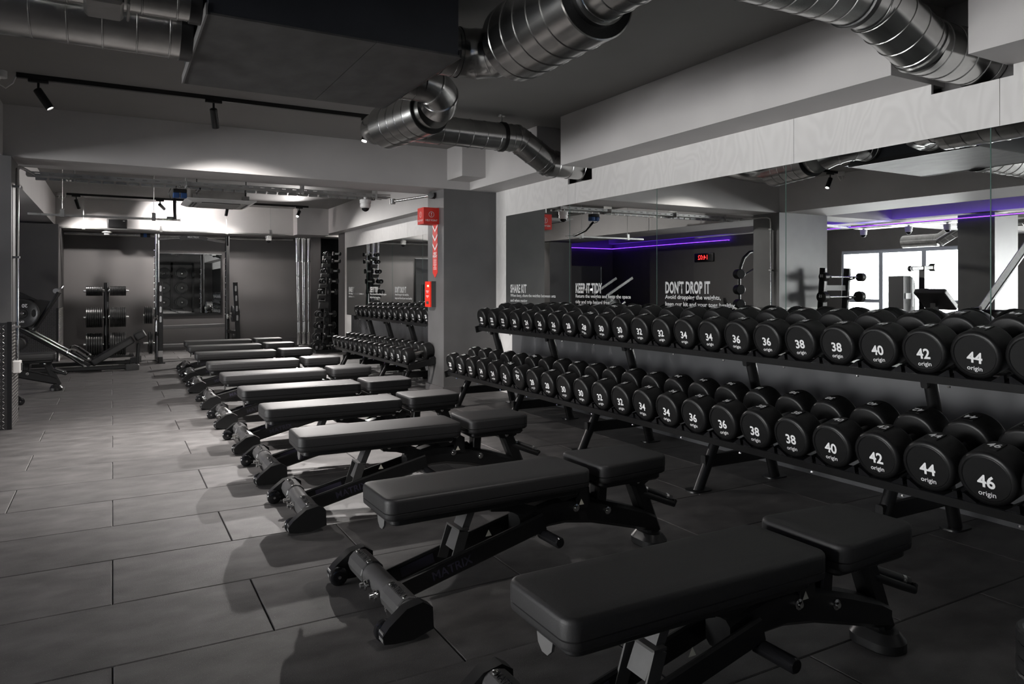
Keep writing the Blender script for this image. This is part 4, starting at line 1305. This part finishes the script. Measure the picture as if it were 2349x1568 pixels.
for z, r_, nL in ((0.70, 0.135, 4), (0.27, 0.17, 2)):
    for sgn, x, side in ((-1, 0.575, 'plate tree'), (1, 1.662, 'barbell stand')):
        part(MB().lathe((x, 12.45, z), (sgn, 0, 0), [(0, 0.02), (0.16, 0.02), (0.163, 0.016)], 12), 'storage_horn', 'satin', sq)
        for k in range(nL):
            plate(r_, 0.026, (x + sgn * (0.034 + 0.028 * k) - (0.026 if sgn < 0 else 0), 12.45, z), '%s plate out, %s horn of the squat rack, %s side' % (ORD[k], 'upper' if z > 0.5 else 'lower', side), 'plates stored on the squat rack')

# ---- Olympic barbells standing in a holder
hs = thing('barbell_holder', (3.04, 13.3, 0), 'low black holder carrying upright barbells in the far corner', 'barbell holder')
part(MB().rbox(2.92, 3.20, 13.16, 13.44, 0.0, 0.085, 0.01), 'base', 'black', hs)
part(MB().rbox(2.90, 3.22, 13.30, 13.38, 0.03, 0.10, 0.01), 'collar_plate', 'black', hs)
for k, (x, y, dx) in enumerate(((2.945, 13.28, -0.03), (2.985, 13.36, -0.02), (3.035, 13.27, -0.015), (3.08, 13.37, -0.005), (3.13, 13.29, 0.0))):
    t = thing('barbell', (x, y, 0.10), ('chrome barbell standing in the far holder, %s' % ('next to the squat rack', 'behind the one next to the squat rack', 'in the middle', 'behind the one next to the dumbbell tower', 'next to the dumbbell tower')[k]), 'barbell', 'upright barbells in the far holder')
    def B(z):
        return (x + dx * (z - 0.1) / 1.9, y, z)
    d = V(B(2.0)) - V(B(0.1))
    part(MB().cyl(B(0.30), B(1.60), 0.0145, n=14), 'shaft', 'satin', t)
    part(MB().cyl(B(0.092), B(0.30), 0.025, n=16), 'sleeve', 'chrome', t)
    part(MB().cyl(B(1.60), B(2.02), 0.025, n=16), 'sleeve', 'chrome', t)
    part(MB().cyl(B(0.295), B(0.315), 0.036, n=16), 'collar', 'chrome', t)
    part(MB().cyl(B(1.59), B(1.61), 0.036, n=16), 'collar', 'chrome', t)
    part(MB().cyl(B(0.50), B(0.85), 0.0152, n=14), 'knurling', 'galv', t)
    part(MB().cyl(B(1.10), B(1.35), 0.0152, n=14), 'knurling', 'galv', t)

# ---- dumbbell tower
YT = 12.45
tw = thing('dumbbell_tower', (3.27, YT + 0.1, 0), 'narrow black tower stand of small dumbbells in the far right corner', 'dumbbell stand')
sec = []
for z, x, h in ((0.05, 3.24, 0.045), (1.72, 3.315, 0.030)):
    sec.append([(x - h, YT + 0.10 - h, z), (x + h, YT + 0.10 - h, z), (x + h, YT + 0.10 + h, z), (x - h, YT + 0.10 + h, z)])
part(MB().loft(sec), 'post', 'black', tw, False)
part(MB().pad(3.27, YT + 0.14, 0.25, 0.17, 0.04, [(0, 0), (0.05, 0.004)], 4), 'base', 'black', tw)
part(MB().bar((3.36, YT + 0.22, 0.04), (3.33, YT + 0.13, 1.60), 0.03, 0.03), 'back_strut', 'black', tw)
LH = [(3.345, 1.723), (3.332, 1.592), (3.309, 1.414), (3.283, 1.23), (3.258, 1.04), (3.214, 0.644), (3.199, 0.441), (3.176, 0.242), (3.153, 0.04)]
KG = [1, 2, 3, 4, 5, 7, 8, 9, 10]
f_ = YT / 12.9
for i, ((x, z), kg) in enumerate(zip(LH, KG)):
    x = x * f_
    z = (z - 1.12) * f_ + 1.12 + 0.01 + (0.03 if i == 8 else 0)
    r_ = 0.030 + 0.0034 * kg
    th = 0.030 + 0.0028 * kg
    dumbbell(kg, (x, YT - 0.10, z), 'little black dumbbell numbered %s, end-on, on the tower side towards the barbells' % word(kg), 'small dumbbells in the tower', 0, tilt=0, rz=R(90), Rd=r_, t=th, grip=0.10, top=False)
    ly = 2 * th + 0.10
    dumbbell(kg, (x + 0.105, YT - 0.045, z + 0.0), 'little black dumbbell numbered %s, lying crosswise on the front of the tower' % word(kg), 'small dumbbells in the tower', 0, tilt=0, rz=R(8), Rd=r_, t=th, grip=0.085, top=False)
    zz = z - r_ - 0.014
    part(MB().prism([(YT + 0.02, zz + 0.004), (YT + 0.12, zz + 0.01), (YT + 0.12, zz - 0.06), (YT + 0.08, zz - 0.06)], 'x', x - 0.03, x + 0.10), 'cradle', 'dgreypl', tw, False)
z = (0.845 - 1.12) * f_ + 1.12
part(MB().prism([(YT + 0.0, z), (YT + 0.12, z + 0.05), (YT + 0.12, z - 0.1), (YT + 0.05, z - 0.08)], 'x', 3.13, 3.28), 'empty_cradle', 'dgreypl', tw, False)

# ---- leg press
lp = thing('leg_press', (-0.4, 11.5, 0), 'black plate-loaded leg press with a long padded backrest, in front of the plate tree', 'leg press')
for y in (11.12, 11.86):
    part(MB().bar((-1.2, y, 0.045), (0.32, y, 0.045), 0.05, 0.05, ch=0.008), 'base_rail', 'black', lp)
    yy = 11.30 if y < 11.5 else 11.72
    part(MB().bar((-0.27, yy, 0.06), (-1.45, yy, 0.85), 0.055, 0.06, ch=0.008), 'guide_frame', 'black', lp)
    part(MB().cyl((-0.34, yy - 0.05, 0.135), (-1.40, yy - 0.05, 0.845), 0.016, n=14), 'guide_rod', 'chrome', lp)
part(MB().bar((0.25, 11.1, 0.05), (0.25, 11.9, 0.05), 0.06, 0.05, ch=0.008), 'cross_member', 'black', lp)
part(MB().bar((-1.0, 11.1, 0.05), (-1.0, 11.9, 0.05), 0.06, 0.05, ch=0.008), 'cross_member', 'black', lp)
for y in (11.10, 11.88):
    part(MB().pad(0.24, y, 0.085, 0.04, 0.03, [(0.0, 0.004), (0.01, 0), (0.07, 0), (0.08, 0.008)], 4), 'foot_cap', 'dgreypl', lp)


def slab(mb, p0, p1, y0, y1, th, r=0.03):
    """padded board between two (x, z) points, wide in y, rounded"""
    p0, p1 = V((p0[0], 0, p0[1])), V((p1[0], 0, p1[1]))
    d = (p1 - p0)
    L = d.length
    d.normalize()
    n = V((-d.z, 0, d.x))
    loc = MB().pad(L / 2, (y0 + y1) / 2, L / 2, (y1 - y0) / 2, r * 1.2, [(-th / 2, r * 0.4), (-th / 2 + r * 0.4, 0), (th / 2 - r * 0.5, 0), (th / 2 - r * 0.1, r * 0.25), (th / 2, r * 0.7)], 4)
    mb.add([p0 + d * v.x + V((0, v.y, 0)) + n * v.z for v in loc.v], loc.f)
    return mb


part(slab(MB(), (-0.25, 0.085), (0.255, 0.40), 11.30, 11.72, 0.085), 'backrest_pad', 'vinyl', lp)
part(slab(MB(), (0.275, 0.415), (0.405, 0.485), 11.36, 11.66, 0.10), 'head_pad', 'vinyl', lp)
part(slab(MB(), (-0.50, 0.265), (-0.27, 0.10), 11.33, 11.69, 0.07), 'seat_pad', 'vinyl', lp)
for y in (11.42, 11.60):
    part(MB().bar((0.305, y, 0.06), (0.325, y, 0.33), 0.04, 0.04, ch=0.006), 'backrest_strut', 'black', lp)
part(MB().bar((0.26, 11.36, 0.10), (0.32, 11.66, 0.10), 0.09, 0.09), 'strut_bracket', 'black', lp)
for y in (11.18, 11.84):
    gh = part(MB().cyl((-0.42, y, 0.285), (-0.275, y, 0.165), 0.018, n=12), 'side_grip', 'black', lp)
    part(MB().tube([(-0.52, y, 0.26), (-0.51, y, 0.30), (-0.47, y, 0.31), (-0.42, y, 0.285)], 0.012, 8), 'grip_hook', 'chrome', gh)
    part(MB().cyl((-0.292, y, 0.178), (-0.272, y, 0.163), 0.020, n=12), 'grip_ferrule', 'chrome', gh)
    g2 = part(MB().cyl((-0.52, y - 0.02, 0.235), (-0.31, y - 0.02, 0.055), 0.018, n=12), 'lower_grip', 'black', lp)
    part(MB().cyl((-0.335, y - 0.02, 0.076), (-0.305, y - 0.02, 0.052), 0.020, n=12), 'lower_ferrule', 'chrome', g2)
part(slab(MB(), (-0.91, 0.56), (-0.63, 1.065), 11.22, 11.80, 0.03, 0.01), 'foot_platform', 'black', lp)
part(MB().prism([(-0.90, 0.58), (-0.72, 0.94), (-0.86, 0.96), (-1.10, 0.86), (-1.25, 0.70), (-1.05, 0.56)], 'y', 11.30, 11.72), 'carriage', 'dgreypl', lp)
part(MB().bar((-0.90, 11.25, 0.93), (-1.6, 11.25, 1.32), 0.04, 0.05).bar((-0.90, 11.77, 0.93), (-1.6, 11.77, 1.32), 0.04, 0.05), 'lift_arm', 'black', lp)
part(MB().cyl((-0.66, 11.30, 1.08), (-0.66, 11.72, 1.08), 0.033, n=16).tube([(-0.66, 11.33, 1.08), (-0.60, 11.33, 1.12), (-0.585, 11.36, 1.14)], 0.014, 8), 'platform_roller', 'satin', lp)
part(MB().lathe((-1.015, 11.24, 0.793), (0, -1, 0), [(0, 0.024), (0.16, 0.024), (0.165, 0.016), (0.19, 0.016), (0.195, 0.01)], 16), 'loading_pin', 'chrome', lp)
part(MB().lathe((-1.06, 11.02, 0.40), (0, 1, 0), [(0, 0.07), (0.01, 0.085), (0.42, 0.085), (0.43, 0.07)], 18), 'shoulder_roll', 'vinyl', lp)
p20 = plate(0.19, 0.04, (-1.015, 11.10, 0.793), 'black 20 plate with hand holes loaded on the leg press', 'plates on the leg press', axis='y', marks=False)
inst(text_mesh('20', 0.062, 'white', 0.02), 'weight_number', p20, axes((0, 1, 0), (0, 0, -1), (-1, 0, 0), (-0.001, -0.03, 0.10)))
inst(text_mesh('origin', 0.048, 'white', 0.02), 'lettering', p20, axes((0, 1, 0), (0, 0, -1), (-1, 0, 0), (-0.001, 0.03, -0.11)))
k_ = ('hole', 1)
inst(MB().loft([[(0.004 - d_, 0.022 * math.cos(q), 0.05 * math.sin(q)) for q in [2 * math.pi * k / 18 for k in range(18)]] for d_ in (0, 0.004)]).mesh('hand_hole', 'black_hole'), 'hand_hole', p20, Matrix.Translation((0, -0.125, 0)))

# ---- small plates stacked on a floor peg at the open end of the near rack
ps = thing('plate_stand', (1.99, 0.86, 0), 'short floor peg holding a pile of small plates beside the heaviest dumbbells', 'plate stand')
part(MB().cyl((1.99, 0.86, 0), (1.99, 0.86, 0.33), 0.018, n=14), 'peg', 'satin', ps)
part(MB().lathe((1.99, 0.86, 0), (0, 0, 1), [(0, 0.12), (0.012, 0.12), (0.014, 0.03)], 26), 'base', 'black', ps)
for k in range(8):
    plate(0.098, 0.033, (1.99, 0.86, 0.015 + 0.035 * k), '%s small black plate up the pile on the floor peg' % ORD[k], 'plates piled on the floor peg', axis='z', marks=False)

# ================================================================== SEEN IN THE MIRRORS: THE LEFT BAYS
ck = thing('wall_clock', (-3.385, 11.12, 1.65), 'black digital wall clock showing 14:02 in red digits', 'clock')
part(MB().rbox(-3.40, -3.37, 10.85, 11.40, 1.66, 1.84, 0.006), 'case', 'blackgloss', ck)
inst(text_mesh('14:02', 0.135, 'redled', 0.004), 'digits', ck, axes((0, 1, 0), (0, 0, 1), (1, 0, 0), (-3.368 + 3.385, 11.14 - 11.12, 1.75 - 1.65)))
m3 = thing('wall_mirror', (-2.3, YB, 0.6), 'silver edged mirror on the back wall of the purple lit bay', 'mirror')
part(MB().box(-3.05, -1.75, YB - 0.03, YB - 0.01, 0.55, 1.62), 'glass', 'mirror', m3, False)
part(MB().box(-3.075, -3.05, YB - 0.035, YB - 0.002, 0.55, 1.645).box(-1.75, -1.725, YB - 0.035, YB - 0.002, 0.55, 1.645).box(-3.05, -1.75, YB - 0.035, YB - 0.002, 1.62, 1.645), 'edge_frame', 'chrome', m3, False)


def led(label, a, b):
    t = thing('led_strip', a, label, 'light strip', 'purple light strips in the left bays')
    a, b = V(a), V(b)
    part(MB().bar(a, b, 0.05, 0.012), 'channel', 'zinc', t, False)
    d = V((0, 0, 0.010))
    part(MB().bar(a + d, b + d, 0.045, 0.012), 'diffuser', 'purple', t, False)
    return t


led('purple light strip hung below the beam towards the windows', (-3.22, 0.5, 2.10), (-3.22, 9.3, 2.10))
led('purple light strip along the top of the wall with the clock', (-3.34, 10.4, 2.06), (-3.34, 14.2, 2.06))
led('purple light strip along the back wall of the left bay', (-3.3, 14.2, 2.06), (-1.3, 14.2, 2.06))
cable_tray('galvanised perforated tray running along the far side of the cross beam in the left bay', -3.2, -1.75, 7.6, 2.10, 0.12, 0.034, 0.105, 0.04)

br_ = thing('barbell_rack', (-1.6, 6.7, 0), 'black upright rack holding two fixed barbells before the tread-plate column', 'barbell rack')
for x in (-1.36, -1.88):
    part(MB().bar((x, 6.80, 0.0), (x, 6.70, 1.40), 0.06, 0.09, up=(0, 1, 0), ch=0.01), 'upright', 'black', br_)
    part(MB().bar((x, 6.30, 0.025), (x, 6.88, 0.025), 0.06, 0.05, ch=0.008), 'foot', 'black', br_)
    for z in (0.45, 0.72, 0.97, 1.25):
        yb = 6.70 + (1.40 - z) * 0.0714 - 0.04
        part(MB().prism([(yb + 0.02, z - 0.03), (yb - 0.075, z - 0.005), (yb - 0.09, z + 0.03), (yb - 0.075, z + 0.03), (yb - 0.065, z + 0.008), (yb + 0.02, z + 0.008)], 'x', x - 0.02, x + 0.02), 'hook', 'black', br_)
part(MB().bar((-1.36, 6.715, 1.12), (-1.88, 6.715, 1.12), 0.03, 0.075), 'name_bar', 'dgreypl', br_)
for kg, z, r_ in ((10, 1.274, 0.062), (15, 0.994, 0.078)):
    yb = 6.70 + (1.40 - z) * 0.0714 - 0.04 - 0.035
    t = thing('fixed_barbell', (-1.7, yb, z), 'fixed barbell with round black ends numbered %s' % word(kg), 'barbell', 'fixed barbells')
    part(MB().cyl((-1.34, yb, z), (-2.05, yb, z), 0.0125, n=12), 'bar', 'chrome', t)
    for x, s_ in ((-1.24, -1), (-2.14, 1)):
        hh = part(MB().lathe((x, yb, z), (s_, 0, 0), [(0, 0), (0.001, r_ - 0.014), (0.012, r_), (0.09, r_), (0.10, r_ - 0.014), (0.101, 0)], 24, False), 'end_weight', 'rubber', t)
        if s_ < 0:
            inst(text_mesh(str(kg), 0.055, 'white', 0.02), 'weight_number', hh, axes((0, 1, 0), (0, 0, 1), (1, 0, 0), (x + 0.002 + 1.7, 0, 0.01)))

cm = thing('cable_machine', (-5.0, 7.6, 0), 'tall dark cable machine with a weight stack before the windows', 'machine')
part(MB().prism([(-5.0, 0), (-5.0, 1.15), (-4.95, 1.28), (-4.85, 1.33), (-4.65, 1.33), (-4.65, 0)], 'y', 7.62, 7.9), 'stack_shroud', 'dgreypl', cm)
part(MB().box(-5.02, -4.93, 7.42, 7.52, 0, 1.50), 'column', 'black', cm, False)
part(MB().bar((-4.60, 7.47, 1.45), (-5.28, 7.47, 1.48), 0.08, 0.07, ch=0.01), 'pulley_arm', 'black', cm)
part(MB().lathe((-5.28, 7.42, 1.48), (0, 1, 0), [(0, 0.07), (0.1, 0.07)], 18), 'pulley', 'blackgloss', cm)
part(MB().lathe((-4.62, 7.44, 1.45), (0, 1, 0), [(0, 0.05), (0.06, 0.05)], 16), 'pulley', 'blackgloss', cm)
part(MB().cyl((-4.64, 7.45, 0.8), (-4.64, 7.45, 1.43), 0.006, n=6), 'cable', 'satin', cm)
part(MB().box(-4.96, -4.69, 7.60, 7.62, 0.93, 1.03), 'instruction_plate', 'white', cm, False)
part(MB().box(-5.1, -4.5, 7.38, 7.92, 0, 0.06), 'base', 'black', cm)

pc = thing('preacher_bench', (-3.9, 6.7, 0), 'black angled arm-curl bench before the windows', 'bench')
part(slab(MB(), (-4.22, 0.80), (-3.86, 1.08), 6.45, 6.95, 0.09), 'arm_pad', 'vinyl', pc)
part(MB().bar((-4.0, 6.7, 0.0), (-4.0, 6.7, 0.88), 0.08, 0.08, up=(1, 0, 0)).bar((-3.5, 6.7, 0.05), (-4.6, 6.7, 0.05), 0.07, 0.07).bar((-3.7, 6.7, 0.05), (-3.95, 6.7, 0.8), 0.06, 0.06), 'frame', 'black', pc)
part(slab(MB(), (-4.75, 0.48), (-4.45, 0.48), 6.5, 6.9, 0.08), 'seat', 'vinyl', pc)
part(MB().bar((-4.58, 6.7, 0.05), (-4.58, 6.7, 0.45), 0.06, 0.06, up=(1, 0, 0)), 'seat_post', 'black', pc)

cb = thing('cable_crossover', (-2.6, 5.2, 0), 'large machine with a slanting steel boom beside the left bay pillar', 'machine')
part(MB().bar((-2.62, 5.30, 0.78), (-2.72, 4.55, 2.0), 0.07, 0.09, ch=0.012), 'boom', 'satin', cb)
part(MB().bar((-2.6, 5.32, 0.0), (-2.6, 5.32, 0.86), 0.10, 0.12, up=(1, 0, 0), ch=0.012), 'mast', 'black', cb)
part(MB().rbox(-2.75, -2.45, 4.9, 5.2, 0.70, 0.84, 0.02), 'pivot_block', 'blackgloss', cb)
part(MB().tube([(-2.6, 5.25, 0.86), (-2.55, 5.6, 0.78), (-2.5, 5.95, 0.68), (-2.5, 6.1, 0.62)], 0.022, 10), 'grab_bar', 'satin', cb)
part(MB().bar((-2.1, 5.3, 0.03), (-3.1, 5.3, 0.03), 0.12, 0.06).bar((-2.6, 4.5, 0.03), (-2.6, 6.1, 0.03), 0.10, 0.06), 'base', 'black', cb)

for k, (x, y) in enumerate(((-3.62, 7.66), (-3.62, 7.50 - 0.62), (-3.75, 6.35), (-3.75, 6.15))):
    dome(x, y, 2.0, 2.105, 'white dome camera in the left bay, one of a cluster under the beam tray', 0.95)
cable_tray('galvanised perforated tray along the left bay carrying a cluster of dome cameras', -3.85, -3.55, 6.0, 2.107, 1.8, 0.03, 0.1, 0.04)
wd = thing('ventilation_duct', (-6.2, 8.5, 2.0), 'short silver duct bending under the ceiling of the window bay', 'duct')
duct_run(wd, [(-6.2, 6.4, 2.30), (-6.2, 7.4, 2.30), (-6.2, 7.9, 2.02), (-6.2, 8.6, 2.02)], 0.12, 0.12)
pa = thing('plate_arch', (-2.3, 9.0, 0), 'black arched machine frame hung with round weights beside the left column', 'machine')
part(MB().tube([(-2.15, 9.0, 0.0), (-2.15, 9.0, 1.25), (-2.18, 9.0, 1.48), (-2.26, 9.0, 1.64), (-2.40, 9.0, 1.74), (-2.60, 9.0, 1.77)], 0.03, 12), 'arched_tube', 'black', pa)
part(MB().tube([(-2.6, 9.0, 1.77), (-2.6, 9.0, 0.0)], 0.03, 12), 'rear_post', 'black', pa)
part(MB().bar((-2.1, 9.0, 0.02), (-2.7, 9.0, 0.02), 0.3, 0.04), 'base', 'black', pa)
part(MB().cyl((-2.18, 9.0, 1.30), (-2.6, 9.0, 1.50), 0.015, n=8), 'brace', 'black', pa)
for z in (1.36, 1.09, 0.84):
    part(MB().lathe((-2.13, 9.0, z), (0.35, -1, 0), [(-0.05, 0.0), (-0.05, 0.075), (-0.04, 0.085), (0.09, 0.085), (0.10, 0.075), (0.10, 0.0)], 22, False), 'round_weight', 'rubber', pa)

# ---- bumper plate wall rack behind the camera, reflected in the back wall mirror
bp_ = thing('bumper_rack', (1.9, -3.6, 0), 'black perforated storage rack of bumper plates seen in the back wall mirror', 'rack')
for x in (0.9, 1.5, 2.1, 2.9):
    part(MB().box(x - 0.04, x + 0.04, -3.75, -3.65, 0, 2.15), 'post', 'black', bp_, False)
part(MB().box(0.9, 2.9, -3.75, -3.65, 2.05, 2.15).box(0.9, 2.9, -3.75, -3.65, 0.05, 0.15), 'crossbar', 'black', bp_, False)
for r0, z in enumerate((1.70, 1.12, 0.54)):
    for c0, x in enumerate((1.80, 2.45)):
        part(MB().cyl((x, -3.7, z), (x, -3.25, z), 0.022, n=12), 'peg', 'satin', bp_)
        for k in range(3):
            o = plate(0.24, 0.07, (x, -3.60 + 0.085 * k, z), '%s bumper plate out, %s peg, %s end of the bumper rack' % (ORD[k], ('top', 'middle', 'bottom')[r0], ('window', 'mirror wall')[c0]), 'bumper plates', axis='y', marks=False)

for o in S.objects:
    if '_o' in o:
        del o['_o']
